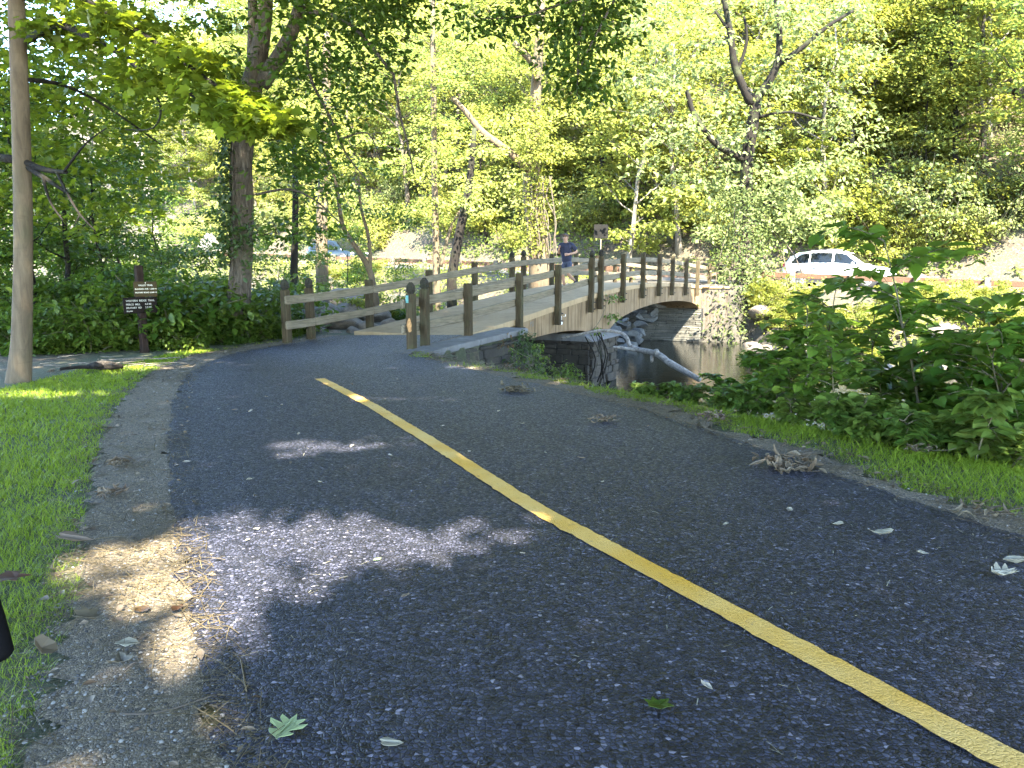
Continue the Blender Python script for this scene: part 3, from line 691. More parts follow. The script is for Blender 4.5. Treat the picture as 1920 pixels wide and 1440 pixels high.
# ------------------------------------------------------------------ trail sign
sb = gz(271, 660, 0.0); sg = thing('trail_sign', 'brown timber trail signpost with two lettered boards in front of the shrubs', 'sign', sb)
v = np.array([-sb[0], -sb[1], 0]); v /= np.linalg.norm(v); sr = np.array([-v[1], v[0], 0])       # v towards the camera, sr to the right of the viewer
ang = R(-24); fv = v * math.cos(ang) + sr * -math.sin(ang); fr = np.cross(Z3, fv); fr = fr if fr[0] > 0 else -fr
mb = MB(); mb.cbox(sb + Z3 * .66, fr * .055, fv * .055, Z3 * .76, .01)
mb.build('post', M['signpost'], sg)
f2 = v * math.cos(R(16)) + sr * math.sin(R(16)); r2 = np.cross(Z3, f2); r2 = r2 if r2[0] > 0 else -r2
def board(name, cx, cz, wd, ht, fn, rn, mt, lines, lm, off):
    c = sb + Z3 * cz + rn * cx + fn * off
    mb = MB(); mb.cbox(c, rn * wd / 2, Z3 * ht / 2, fn * .014, .006); bo = mb.build(name, mt, sg)
    for i, (tx, sz, x, y, al) in enumerate(lines):
        text_mesh(tx, sz, 'lettering', bo, lm, c + fn * .0165 + rn * x + Z3 * y, rn, Z3, al, .001, .0008)
    return bo
b1 = board('upper_board', .058, 1.035, .355, .245, f2, r2, M['sign_brown'],
      [('VALLEY TRAIL', .036, 0, .05, 'CENTER'), ('BLAGDEN AVE  1.2MI', .0315, -.165, -.008, 'LEFT'), ('MILITARY ROAD 2.5MI', .0295, -.165, -.064, 'LEFT')], M['letter'], .09)
c1_ = sb + Z3 * 1.035 + r2 * .058 + f2 * (.09 + .0165)
for yy in (.004, -.052):
    mb = MB(); mb.obox(c1_ + r2 * .143 + Z3 * yy, r2 * .014, Z3 * .003, f2 * .001)
    mb.add([c1_ + r2 * .155 + Z3 * (yy + .012) + f2 * .001, c1_ + r2 * .155 + Z3 * (yy - .012) + f2 * .001, c1_ + r2 * .172 + Z3 * yy + f2 * .001], [(0, 1, 2)]); mb.build('arrow', M['letter'], b1)
mb = MB()
mb.obox(c1_ + Z3 * .093, r2 * .003, Z3 * .010, f2 * .001)
mb.add([c1_ + r2 * .011 + Z3 * .1 + f2 * .001, c1_ + Z3 * .114 + f2 * .001, c1_ - r2 * .011 + Z3 * .1 + f2 * .001], [(0, 1, 2)])
mb.build('arrow', M['letter'], b1)
board('lower_board', -.045, .775, .54, .255, fv, fr, M['sign_dark'],
      [('WESTERN  RIDGE  TRAIL', .042, -.235, .062, 'LEFT'), ('PEIRCE  MILL', .04, -.235, .004, 'LEFT'), ('0.5 MI', .04, .07, .004, 'LEFT'),
       ('MILITARY  RD', .04, -.235, -.05, 'LEFT'), ('2.9 MI', .04, .07, -.05, 'LEFT'), ('Bicycles', .03, -.23, -.098, 'LEFT')], M['letter_dim'], .075)

# ------------------------------------------------------------------ road side: guard rails, kerb wall, sign seen from behind
def guard(label, w0, w1, step):
    sA = lambda w: road_c(w) - 3.9
    g = thing('guard_rail', label, 'guard rail', B(sA((w0 + w1) / 2), (w0 + w1) / 2, float(road_z((w0 + w1) / 2))))
    n = max(1, int(round(abs(w1 - w0) / step))); wsx = np.linspace(w0, w1, n + 1)
    for w in wsx:
        z = float(road_z(w)); c = B(sA(w) - .13, w, z + .28); mb = MB()
        mb.cbox(c, U3 * .1, N3 * .11, Z3 * .43, .015); mb.build('post', M['guardpost'], g)
    for i in range(n):
        a, b_ = wsx[i], wsx[i + 1]
        pa, pb = B(sA(a), a + .012, float(road_z(a)) + .5), B(sA(b_), b_ - .012, float(road_z(b_)) + .5)
        d = (pb - pa) / 2; mb = MB(); mb.cbox((pa + pb) / 2, U3 * .028 - d / np.linalg.norm(d) * 0, d, Z3 * .115, .012); mb.build('rail', M['guard'], g)
guard('brown timber guard rail along the road left of the bridge', 4.5, 50, 2.6)
guard('brown timber guard rail along the road in front of the white car', -30, -1.2, 2.4)
cw = thing('roadside_kerb_wall', 'low orange sandstone kerb wall along the far side of the road', 'wall', B(34, 6, .7))
mb = MB(); rg = np.random.default_rng(21); w = -6.0
while w < 46:
    L = rg.uniform(.5, 1.2); h = rg.uniform(.3, .46); wc = w + L / 2
    d = B(road_c(w + L) + 4.1, w + L, float(road_z(w + L))) - B(road_c(w) + 4.1, w, float(road_z(w)))
    mb.cbox(B(road_c(wc) + 4.1, wc, float(road_z(wc)) + h / 2 - .03), d / 2 * .97, U3 * .17, Z3 * h / 2, .05); w += L
mb.build('kerb_stones', M['curb'], cw)
q = at(1127, 434, 38.5); zt = H(q[0], q[1])
rs = thing('road_sign', 'grey square road sign seen from behind on a thin post across the bridge', 'sign', (q[0], q[1], zt))
mb = MB(); mb.cbox(q, np.array([.36, .06, 0]), Z3 * .34, np.array([-.002, .012, 0]), .006); mb.build('sign_plate', M['metal_grey'], rs)
mb = MB(); mb.tube([np.array([q[0], q[1] + .05, zt - .1]), np.array([q[0], q[1] + .05, q[2] + .3])], [.03, .03], 6); mb.build('post', M['guardpost'], rs)

# ------------------------------------------------------------------ cars
def car(label, P, fwd, mt, plate=True):
    fwd = np.asarray(fwd, float); fwd /= np.linalg.norm(fwd); lf = np.cross(Z3, fwd)
    root = thing('suv_car', label, 'car', P); P = np.asarray(P, float)
    def X(x, y, z): return P + fwd * x + lf * y + Z3 * z
    def loft(mb, st, sec):
        k = len(sec(st[0])); vs = []
        for a in st: vs += [X(a[0], y, z) for y, z in sec(a)]
        fs = [(i * k + j, i * k + (j + 1) % k, (i + 1) * k + (j + 1) % k, (i + 1) * k + j) for i in range(len(st) - 1) for j in range(k)]
        fs += [tuple(range(k - 1, -1, -1)), tuple(range((len(st) - 1) * k, len(st) * k))]; mb.add(vs, fs, True)
    def sec_low(a):
        x, z0, z1, hw = a; zm = (z0 + z1) / 2
        h = [(hw * .88, z0), (hw * .98, z0 + .08), (hw, zm - .05), (hw, zm + .08), (hw * .985, z1 - .12), (hw * .93, z1 - .03), (hw * .8, z1)]
        return h + [(-y, z) for y, z in h[::-1]]
    low = [(-2.3, .5, .82, .66), (-2.26, .38, .95, .8), (-2.15, .3, 1.04, .88), (-1.7, .25, 1.07, .92), (-.6, .22, 1.03, .93), (.7, .22, 1.0, .93), (1.15, .23, .99, .92), (1.75, .26, .93, .9), (2.12, .3, .82, .84), (2.28, .36, .7, .72), (2.33, .42, .62, .6)]
    mb = MB(); loft(mb, low, sec_low)
    def sec_top(a):
        x, zr_, hb, ht, zb = a
        h = [(hb, zb), (hb * .97, zb + (zr_ - zb) * .3), (ht + (hb - ht) * .25, zb + (zr_ - zb) * .8), (ht * .93, zr_ - .03), (ht * .7, zr_)]
        return h + [(-y, z) for y, z in h[::-1]]
    top = [(-2.16, 1.12, .82, .74, .95), (-1.95, 1.42, .85, .68, .95), (-1.6, 1.58, .87, .67, .95), (-.8, 1.67, .88, .68, .95), (.1, 1.66, .88, .68, .95), (.5, 1.56, .88, .68, .93), (.95, 1.27, .86, .74, .92), (1.32, 1.0, .8, .74, .9)]
    loft(mb, top, sec_top)
    mb.build('body', mt, root)
    for sd in (1, -1):
        def side(x, f):                         # a point on the flank of the cabin, a little proud
            zr_, hb, ht, zb = [np.interp(x, [t[0] for t in top], [t[k] for t in top]) for k in (1, 2, 3, 4)]
            z = zb + (zr_ - zb) * f; y = np.interp(f, [0, .3, .8, 1], [hb, hb * .97, ht + (hb - ht) * .25, ht * .93]); return X(x, sd * (y + .012), z)
        for xs in ((-1.85, -1.1), (-1.02, -.1), (-.02, .92)):
            mb = MB(); n = 6; vs = []
            for i in range(n + 1):
                x = xs[0] + (xs[1] - xs[0]) * i / n
                lo, hi = .22, .84
                if xs[0] < -1.5: hi = min(.84, .45 + (x + 1.85) * .9)
                if xs[1] > .5: hi = .84 if x < .45 else max(.4, .84 - (x - .45) * .6)
                vs += [side(x, lo), side(x, (lo + hi) / 2), side(x, hi)]
            mb.add(vs, [(i * 3 + j, i * 3 + j + 3, i * 3 + j + 4, i * 3 + j + 1) for i in range(n) for j in (0, 1)], True); mb.build('side_window', M['glass'], root)
        for x in (-1.42, 1.38):
            c = X(x, sd * .83, .36); ax = lf * sd
            mb = MB(); mb.tube([X(x, sd * .80, .37), X(x, sd * .925, .37)], [.42, .42], 22); mb.build('wheel_arch', M['trim'], root)
            mb = MB(); mb.tube([c - ax * .1, c + ax * .08, c + ax * .108, c + ax * .112], [.35, .355, .32, .24], 24); wh = mb.build('wheel', M['tyre'], root)
            mb = MB(); mb.tube([c + ax * .1, c + ax * .118], [.245, .235], 20, cap=True)
            for k in range(5):
                a = 6.283 * k / 5; dv = fwd * math.cos(a) + Z3 * math.sin(a); tv = -fwd * math.sin(a) + Z3 * math.cos(a)
                mb.obox(c + ax * .124 + dv * .12, dv * .11, tv * .028, ax * .008)
            mb.build('rim', M['alloy'], wh)
            for k in range(5):
                mb = MB(); a = 6.283 * (k + .5) / 5; mb.ellip(c + ax * .119 + (fwd * math.cos(a) + Z3 * math.sin(a)) * .15, (.035, .035, .006), 8, 4, (fwd, Z3, ax))
                mb.build('rim_opening', M['trim'], wh)
        mb = MB(); mb.ellip(X(-2.2, sd * .72, .98), (.06, .16, .11), 10, 6, (fwd, lf, Z3)); mb.build('tail_light', M['redlamp'], root)
        mb = MB(); mb.ellip(X(2.13, sd * .68, .74), (.12, .15, .08), 10, 6, (fwd, lf, Z3)); mb.build('headlight', M['lamp'], root)
        mb = MB(); mb.ellip(X(.78, sd * .99, 1.06), (.07, .1, .075), 10, 6, (fwd, lf, Z3)); mb.build('wing_mirror', mt, root)
        mb = MB(); mb.cbox(X(-.1, sd * .932, .33), fwd * 1.05, lf * .012, Z3 * .07, .01); mb.build('sill_trim', M['trim'], root)
        for x in (-.95, .0): mb = MB(); mb.obox(X(x + .18, sd * .935, .86), fwd * .08, lf * .012, Z3 * .014); mb.build('door_handle', M['trim'], root)
        mb = MB(); mb.tube([X(-1.6, sd * .6, 1.63), X(-.8, sd * .6, 1.71), X(.1, sd * .6, 1.70)], [.018] * 3, 6); mb.build('roof_rail', M['trim'], root)
    mb = MB(); mb.add([X(-2.185, .66, 1.14), X(-2.185, -.66, 1.14), X(-1.965, -.58, 1.44), X(-1.965, .58, 1.44)], [(0, 1, 2, 3)]); mb.build('rear_window', M['glass'], root)
    mb = MB(); mb.add([X(1.26, .7, 1.06), X(1.26, -.7, 1.06), X(.62, -.62, 1.51), X(.62, .62, 1.51)], [(0, 3, 2, 1)]); mb.build('windscreen', M['glass'], root)
    mb = MB(); mb.cbox(X(-2.27, 0, .48), fwd * .05, lf * .78, Z3 * .09, .02); mb.build('rear_bumper', M['trim'], root)
    mb = MB(); mb.cbox(X(2.29, 0, .52), fwd * .05, lf * .55, Z3 * .07, .02); mb.build('grille', M['trim'], root)
    mb = MB(); mb.obox(X(-2.305, 0, .78), fwd * .006, lf * .2, Z3 * .065); mb.build('number_plate', M['lamp'], root)
    return root
rdir = -np.array([N2[0] + .15 * U2[0], N2[1] + .15 * U2[1], 0])     # along the road towards the right of the picture
wc = -5.3; pc = B(road_c(wc) - 1.4, wc, float(road_z(wc)) + .01)
car('white suv passing on the road, half hidden behind leaves at right', pc, rdir, M['white_car'])
wc = 26.9; pc = B(road_c(wc) - 1.2, wc, float(road_z(wc)) + .01)
car('dark teal suv on the road seen between trunks at left', pc, rdir, M['green_car'])

# ------------------------------------------------------------------ rocks
def rock_mesh(name, seed, mt, angular=False):
    bm = bmesh.new(); bmesh.ops.create_icosphere(bm, subdivisions=3, radius=1)
    rg = np.random.default_rng(seed)
    pl = [(norm(rg.normal(0, 1, 3)), rg.uniform(.34, .72) if angular else rg.uniform(.5, .85)) for _ in range(11 if angular else 9)]
    for v in bm.verts:
        p = np.array(v.co)
        for n, d in pl:
            k = p @ n
            if k > d: p = p - n * (k - d) * (1.0 if angular else .8)
        if not angular: p = p * (1 + .05 * math.sin(p[0] * 7 + seed) * math.cos(p[1] * 6))
        v.co = p
    me = bpy.data.meshes.new(name); bm.to_mesh(me); bm.free()
    if not angular: me.polygons.foreach_set('use_smooth', [True] * len(me.polygons))
    me.materials.append(mt); return me
RM = {'boulder': [rock_mesh('boulder', 30 + i, M['boulder']) for i in range(5)],
      'riprap': [rock_mesh('riprap', 50 + i, M['riprap'], True) for i in range(5)],
      'outcrop': [rock_mesh('outcrop', 70 + i, M['outcrop'], True) for i in range(4)]}
def rock(kind, name, P, sc, label, group, seed):
    rg = np.random.default_rng(seed); o = link(name, RM[kind][seed % len(RM[kind])])
    o.location = P; o.scale = np.asarray(sc) * rg.uniform(.85, 1.15, 3); o.rotation_euler = (rg.uniform(-.3, .3), rg.uniform(-.3, .3), rg.uniform(0, 6.28))
    return tag(o, label, 'rock', group)
rg = np.random.default_rng(77)
for i, (px, py, Yd, r) in enumerate([(585, 600, 17.5, .5), (640, 607, 18, .55), (690, 612, 17.2, .35), (655, 585, 20, .5), (610, 580, 20.5, .45), (705, 590, 20, .4), (500, 590, 19, .5), (520, 560, 22, .5), (640, 560, 24, .7), (600, 622, 17.0, .28), (450, 585, 20, .5), (730, 605, 17.5, .3), (665, 622, 16.6, .26), (625, 625, 16.5, .22), (540, 580, 20, .4)]):
    p = at(px, py, Yd); rock('boulder', 'boulder', p - Z3 * .05, (r * 1.15, r * .9, r * .62), 'tan boulder on the creek bank behind the left bridge rail', 'boulders behind the left railing', 100 + i)
    b_ = H(p[0], p[1])
    if p[2] - r * .5 > b_ + .05:                                    # stacked on lower boulders down to the bank
        k = 0; z = p[2] - r * .75
        while z > b_ - .1 and k < 4:
            rock('boulder', 'boulder', (p[0] + rg.uniform(-.15, .15), p[1] + rg.uniform(.0, .35), z), (r * 1.3, r * 1.2, r * .7), 'tan boulder on the creek bank behind the left bridge rail', 'boulders behind the left railing', 140 + i * 5 + k); z -= r * .9; k += 1
for i in range(70):
    s = rg.uniform(18.3, 22.8); w = rg.uniform(1.7, 4.9); t = (s - 18.5) / 4.1
    z = -2.1 + t * 1.5 + rg.uniform(-.15, .3) + (.5 if w > 2.5 else 0) * t; r = rg.uniform(.24, .5)
    rock('riprap', 'riprap_rock', B(s, w, z), (r * 1.2, r, r * .6), 'angular grey rock in the heap under the far bridge arch', 'grey rocks heaped under the far arch', 300 + i)
for i in range(95):
    w = rg.uniform(-12, -2.2); s = far_toe(w) + rg.uniform(-1.6, 4.2); p = B(s, w, 0); z = max(H(p[0], p[1]), WATER_Z - .1)
    r = rg.choice([.16, .25, .36, .55], p=[.35, .35, .22, .08])
    rock('boulder', 'creek_boulder', (p[0], p[1], z + r * .15), (r * 1.25, r, r * .6), 'sunlit tan boulder on the far creek bank right of the bridge', 'boulders on the far creek bank', 400 + i)
for i in range(14):
    x, y = rg.uniform(2.6, 6.5), rg.uniform(9.5, 14.5); r = rg.uniform(.15, .4); z = max(H(x, y), WATER_Z)
    rock('boulder', 'creek_boulder', (x, y, z), (r * 1.3, r, r * .55), 'tan boulder at the near water edge below the leafy shrubs', 'boulders at the near water edge', 470 + i)
for i, (px, py, Yd, r) in enumerate([(392, 400, 60, 2.2), (235, 440, 60, 1.6), (445, 440, 58, 1.2)]):
    p = at(px, py, Yd); z = H(p[0], p[1])
    o = rock('outcrop', 'rock_outcrop', (p[0], p[1], min(p[2], z + .4)), (r * 1.1, r * .8, r), 'pale rock outcrop in the road cutting below the wooded slope', 'rock outcrops in the road cutting', 500 + i)
for i, (px, py, Yd, r) in enumerate([(1725, 418, 39, 1.0), (1765, 440, 38, .8), (1835, 440, 37.5, .6), (1700, 395, 41, .7)]):
    p = at(px, py, Yd); rock('outcrop', 'pale_rock', (p[0], p[1], H(p[0], p[1]) + .1), (r, r * .8, r * .8), 'bright sunlit pale rock on the bare slope at the right', 'pale rocks on the bare right-hand slope', 530 + i)

# ------------------------------------------------------------------ fallen limb in the creek
fb = thing('fallen_limb', 'bleached fallen tree limb with dark bark lying across the creek by the pier', 'dead branch', at(1225, 660, 17.5))
def polyat(l): return [at(a, b_, c) for a, b_, c in l]
def dense(pts, k=4):
    pts = np.asarray(pts, float); n = len(pts); out = []
    for i in range(n - 1):
        p0 = pts[max(i - 1, 0)]; p1 = pts[i]; p2 = pts[i + 1]; p3 = pts[min(i + 2, n - 1)]
        for t in np.arange(k) / k: out.append(.5 * ((2 * p1) + (-p0 + p2) * t + (2 * p0 - 5 * p1 + 4 * p2 - p3) * t * t + (-p0 + 3 * p1 - 3 * p2 + p3) * t ** 3))
    out.append(pts[-1]); return np.array(out)
m, nt, b = mat('bleached_wood'); v = coords(nt)
f = noise(nt, v, 15, 7, .7, .5); c = ramp(nt, f, [(.3, (0.0210, 0.0160, 0.0119)), (.5, (0.2040, 0.1767, 0.1512)), (.75, (0.3300, 0.2964, 0.2646))]); nt.links.new(c, b.inputs['Base Color']); b.inputs['Roughness'].default_value = .8; bump(nt, f, b, .8, .02); M['bleached'] = m
main = dense(polyat([(1052, 634, 19.0), (1085, 627, 18.8), (1125, 620, 18.6), (1160, 623, 18.4), (1175, 633, 18.2), (1181, 648, 18.0), (1200, 656, 17.7), (1232, 664, 17.2), (1255, 680, 16.8), (1285, 697, 16.4), (1312, 712, 16.0)]))
rr = np.interp(np.linspace(0, 1, len(main)), [0, .15, .4, .6, .8, 1], [.022, .036, .045, .058, .075, .05])
mb = MB(); mb.tube(main, rr, 9, .14, seed=2); mb.build('limb', M['bleached'], fb)
mb = MB(); p = dense(polyat([(1150, 651, 17.9), (1165, 652, 17.85), (1183, 655, 17.85), (1204, 657, 17.7)])); mb.tube(p, np.linspace(.03, .05, len(p)), 7, .12, seed=3); mb.build('side_branch', M['bleached'], fb)
mb = MB(); mb.tube(polyat([(1232, 664, 17.2), (1229, 657, 17.15)]), [.08, .06], 7, .15); mb.build('broken_stub', M['bleached'], fb); mb = MB(); mb.tube(polyat([(1222, 668, 17.3), (1222, 678, 17.2)]), [.04, .035], 6); mb.build('broken_stub', M['bleached'], fb)

# ------------------------------------------------------------------ runner
fo = -U3; rt = np.array([fo[1], -fo[0], 0.0]); PB = B(10.35, 1.2, zr(10.35))
per = thing('person', 'runner in navy t-shirt and dark shorts jogging towards us over the bridge', 'person', PB)
def L3(r, f, z): return tuple(PB + rt * r + fo * f + Z3 * z)
def skin(name, J, E, mt, parent, root=0, sub=2):
    me = bpy.data.meshes.new(name); off = np.array(wloc(parent))
    me.from_pydata([tuple(np.array(L3(*j[:3])) - off) for j in J], E, []); o = link(name, me, parent)
    o.modifiers.new('Skin', 'SKIN').use_smooth_shade = True
    for i, d in enumerate(me.skin_vertices[0].data):
        r = J[i][3]; d.radius = r if isinstance(r, tuple) else (r, r); d.use_root = (i == root)
    s_ = o.modifiers.new('Sub', 'SUBSURF'); s_.levels = sub; s_.render_levels = sub
    me2 = bpy.data.meshes.new_from_object(o.evaluated_get(bpy.context.evaluated_depsgraph_get()))
    o.modifiers.clear(); o.data = me2; me2.materials.clear(); me2.materials.append(mt); me2.name = name
    return o
J = [(0, 0, .86, .085), (0, .03, 1.02, .09), (0, .06, 1.18, .095), (0, .085, 1.31, .08), (0, .10, 1.385, .052), (0, .125, 1.44, .058), (0, .13, 1.52, .085), (0, .125, 1.585, .07),
     (.175, .07, 1.31, .058), (.255, .0, 1.04, .042), (.185, .17, 1.19, .03),
     (-.175, .07, 1.31, .058), (-.325, .0, 1.10, .042), (-.13, .21, 1.03, .03),
     (.085, .0, .8, .072), (.085, .13, .47, .058), (.075, .06, .28, .056), (.06, -.01, .08, .036), (.06, .12, .035, .03),
     (-.085, .0, .8, .072), (-.095, .14, .47, .058), (-.12, -.06, .37, .056), (-.15, -.27, .27, .036), (-.15, -.33, .16, .03)]
E = [(0, 1), (1, 2), (2, 3), (3, 4), (4, 5), (5, 6), (6, 7), (3, 8), (8, 9), (9, 10), (3, 11), (11, 12), (12, 13), (0, 14), (14, 15), (15, 16), (16, 17), (17, 18), (0, 19), (19, 20), (20, 21), (21, 22), (22, 23)]
def hand(wr, dirv, side, base):
    """palm with four curled fingers and a thumb"""
    w = np.array(J[wr][:3]); d = np.array(dirv, float); d /= np.linalg.norm(d)
    up = np.array(side, float); up -= d * (up @ d); up /= np.linalg.norm(up); nn = np.cross(d, up)
    i0 = len(J); J.append((*(w + d * .045), .026)); E.append((wr, i0))
    for k, (o, ln) in enumerate(((.03, .036), (.011, .042), (-.009, .039), (-.028, .03))):
        a = len(J); kn = w + d * .085 + up * o; m_ = kn + d * ln * .5 + nn * ln * .8; e = m_ - d * ln * .7 + nn * ln * .3
        J.append((*kn, .0105)); J.append((*m_, .0095)); J.append((*e, .008)); E.extend([(i0, a), (a, a + 1), (a + 1, a + 2)])
    a = len(J); t = w + d * .045 + up * .035 + nn * .015; J.append((*t, .011)); J.append((*(t + d * .03 + nn * .03), .0095)); E.extend([(i0, a), (a, a + 1)])
hand(10, (-.02, .03, .1), (-.2, 1, -.2), 10); hand(13, (.1, .08, -.01), (0, .2, 1), 13)
body = skin('body', J, E, M['skin'], per)
# face: nose, eyes, brows, mouth, ears
hc = np.array((0, .13, 1.515))
def HP(r, f, z): return np.array(L3(*(hc + np.array((r, f, z)))))
mb = MB(); mb.ellip(HP(0, .096, -.012), (.013, .02, .022), 8, 6, (rt, fo, Z3)); mb.build('nose', M['skin'], per)
for sx_ in (1, -1): mb = MB(); mb.ellip(HP(sx_ * .031, .079, .012), (.013, .006, .007), 8, 5, (rt, fo, Z3)); mb.build('eye', M['dark'], per)
for sx_ in (1, -1): mb = MB(); mb.ellip(HP(sx_ * .031, .081, .03), (.019, .006, .005), 8, 5, (rt, fo, Z3)); mb.build('eyebrow', M['hair'], per)
mb = MB(); mb.ellip(HP(0, .077, -.047), (.021, .007, .006), 8, 5, (rt, fo, Z3)); mb.build('mouth', M['lip'], per)
for sx_ in (1, -1): mb = MB(); mb.ellip(HP(sx_ * .086, .0, -.002), (.011, .018, .028), 8, 6, (rt, fo, Z3)); mb.build('ear', M['skin'], per)
mb = MB(); rg = np.random.default_rng(4)
mb.ellip(HP(0, -.016, .05), (.091, .098, .066), 14, 9, (rt, fo, Z3)); mb.ellip(HP(0, -.04, .0), (.087, .068, .075), 12, 8, (rt, fo, Z3))
for k in range(16):
    a = rg.uniform(-1.3, 1.3); mb.ellip(HP(.075 * math.sin(a), .05 * math.cos(a) + .01, .068 + rg.uniform(-.02, .022)), (.024, .026, .016), 6, 5, (rt, fo, Z3))
mb.build('hair', M['hair'], per)
JS = [(0, .0, .76, (.165, .14)), (0, .02, .93, (.16, .135)), (0, .055, 1.14, (.162, .135)), (0, .08, 1.29, (.125, .105)), (0, .098, 1.375, (.07, .066)),
      (.18, .07, 1.305, .078), (.225, .03, 1.16, .073), (.24, .015, 1.10, .066), (-.18, .07, 1.305, .078), (-.27, .03, 1.19, .073), (-.3, .012, 1.145, .066)]
skin('t_shirt', JS, [(0, 1), (1, 2), (2, 3), (3, 4), (3, 5), (5, 6), (6, 7), (3, 8), (8, 9), (9, 10)], M['navy'], per, 2)
JP = [(0, 0, .87, (.14, .12)), (0, 0, .80, (.145, .12)), (.088, .02, .74, .105), (.09, .085, .58, .098), (-.088, .02, .74, .105), (-.095, .09, .58, .098)]
skin('shorts', JP, [(0, 1), (1, 2), (2, 3), (1, 4), (4, 5)], M['shorts'], per, 1)
for ank, toe in (((.06, -.02, .075), (.062, .17, .045)), ((-.15, -.275, .255), (-.15, -.36, .08))):
    a, t = np.array(ank), np.array(toe); hl = a - (t - a) * .25 + np.array((0, 0, -.03 if a[2] < .1 else .0))
    sh = skin('shoe', [(*hl, .042), (*(a * .6 + t * .4), .047), (*t, .033)], [(0, 1), (1, 2)], M['shoe'], per, 1)
    dn = np.array((0, .0, -.034)) if a[2] < .1 else np.array((0, -.03, -.012))
    skin('sole', [(*(hl + dn), (.036, .012)), (*(a * .6 + t * .4 + dn), (.04, .012)), (*(t + dn * .7), (.03, .011))], [(0, 1), (1, 2)], M['sole'], sh, 1)
mb = MB(); e0, e1 = np.array(L3(.268, -.012, 1.0)), np.array(L3(.262, -.005, 1.075)); mb.tube([e0, e1], [.055, .053], 10); mb.build('arm_band', M['black'], per)

# ------------------------------------------------------------------ black bar poking in at the left edge
bp = [CAM + ray(-190, 870) * .62, CAM + ray(-70, 1040) * .6, CAM + ray(-30, 1150) * .59, CAM + ray(-12, 1215) * .585, CAM + ray(-10, 1228) * .585]
mb = MB(); mb.tube(dense(bp, 4), np.r_[np.full(15, .0125), .011, .006], 14); tag(mb.build('black_grip', M['black']), 'black rounded grip end poking in at the left edge above the lawn', 'grip')
#@@PART3@@
# ------------------------------------------------------------------ trees
def wob(pts, amp, rg):
    pts = np.array(pts, float); k = len(pts); return pts + rg.normal(0, amp, (k, 3)) * np.linspace(0, 1, k)[:, None]
def grow(mb, lv, p, d, L, r, depth, rg, spray, up=.12, sides=6, droop=0.0):
    """a limb with side limbs; leaf sprays at and near the tips"""
    n = 5; pts = [np.array(p, float)]; d = np.array(d, float) / np.linalg.norm(d)
    for i in range(n):
        d = d + rg.normal(0, .16, 3); d[2] += up - droop * i / n; d /= np.linalg.norm(d); pts.append(pts[-1] + d * L / n)
    rad = r * np.linspace(1, .35, n + 1); mb.tube(pts, rad, sides, .06, cap=False, seed=int(rg.integers(1e6)))
    if depth == 0:
        for f in (.45, .75, 1.0):
            q = pts[0] + (pts[-1] - pts[0]) * f + rg.normal(0, .12, 3) * spray[0]
            lv.spray(q, spray[0] * rg.uniform(.75, 1.25), int(spray[1] * rg.uniform(.7, 1.3)), spray[2], spray[3], spray[4], spray[5])
        return
    for f in np.linspace(.35, 1.0, 4):
        i = min(n, int(round(f * n))); a = rg.uniform(0, 6.28); o = np.array([math.cos(a), math.sin(a), rg.uniform(-.1, .45)])
        grow(mb, lv, pts[i], d * .7 + o * .9, L * rg.uniform(.45, .68), rad[i] * .6, depth - 1, rg, spray, up, max(4, sides - 1), droop)
def proto_tree(name, seed, Ht, r0, base, spread, nb, spray, lm, bk, label, cat, group, pale=False, T=T_DIAMOND):
    rg = np.random.default_rng(seed); t = thing(name, label, cat, (0, 0, 0), group)
    mb = MB(); lv = Leaves(seed, SUNUP if lm != 'leaf_mid' else (0, 0, 1))
    k = 8; tp = np.zeros((k, 3)); tp[:, 2] = np.linspace(-.3, Ht * .93, k); tp[:, :2] = np.cumsum(rg.normal(0, .022 * Ht, (k, 2)), 0) * np.linspace(0, 1, k)[:, None]
    tr = r0 * np.linspace(1, .25, k); tr[0] *= 1.35; mb.tube(tp, tr, 8, .06, seed=seed)
    for i in range(nb):
        f = base + (1 - base) * (i + .5) / nb; z = f * Ht * .93; c = np.array([np.interp(z, tp[:, 2], tp[:, q]) for q in (0, 1, 2)])
        a = i * 2.4 + rg.uniform(-.4, .4); prof = math.sin(math.pi * min(1, .25 + .75 * (1 - (f - base) / (1 - base)))) * .8 + .25
        grow(mb, lv, c, (math.cos(a), math.sin(a), .25 + .5 * f), spread * prof * rg.uniform(.8, 1.15), np.interp(z, tp[:, 2], tr) * .45, 1, rg, spray, .06, 5, .12)
    mb.build('trunk', M[bk], t); lv.build('crown', M[lm], t, T); return t
protos = []
for i in range(6):
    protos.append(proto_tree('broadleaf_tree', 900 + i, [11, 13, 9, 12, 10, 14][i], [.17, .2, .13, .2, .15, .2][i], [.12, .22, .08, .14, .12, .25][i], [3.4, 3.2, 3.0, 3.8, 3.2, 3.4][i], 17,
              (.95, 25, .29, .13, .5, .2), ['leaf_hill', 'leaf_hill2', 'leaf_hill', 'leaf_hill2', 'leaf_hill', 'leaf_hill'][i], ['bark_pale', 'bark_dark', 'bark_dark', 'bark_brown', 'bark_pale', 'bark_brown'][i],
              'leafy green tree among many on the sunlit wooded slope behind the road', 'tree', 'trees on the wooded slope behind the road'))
def place(o, x, y, z, s, rz, first, tilt=(0, 0)):
    c = o if first else copy_tree(o); c.location = (x, y, z); c.scale = (s[0], s[0], s[1]) if hasattr(s, '__len__') else (s, s, s); c.rotation_euler = (tilt[0], tilt[1], rz); return c
rg = np.random.default_rng(42); used = set(); cnt = 0; spots = []
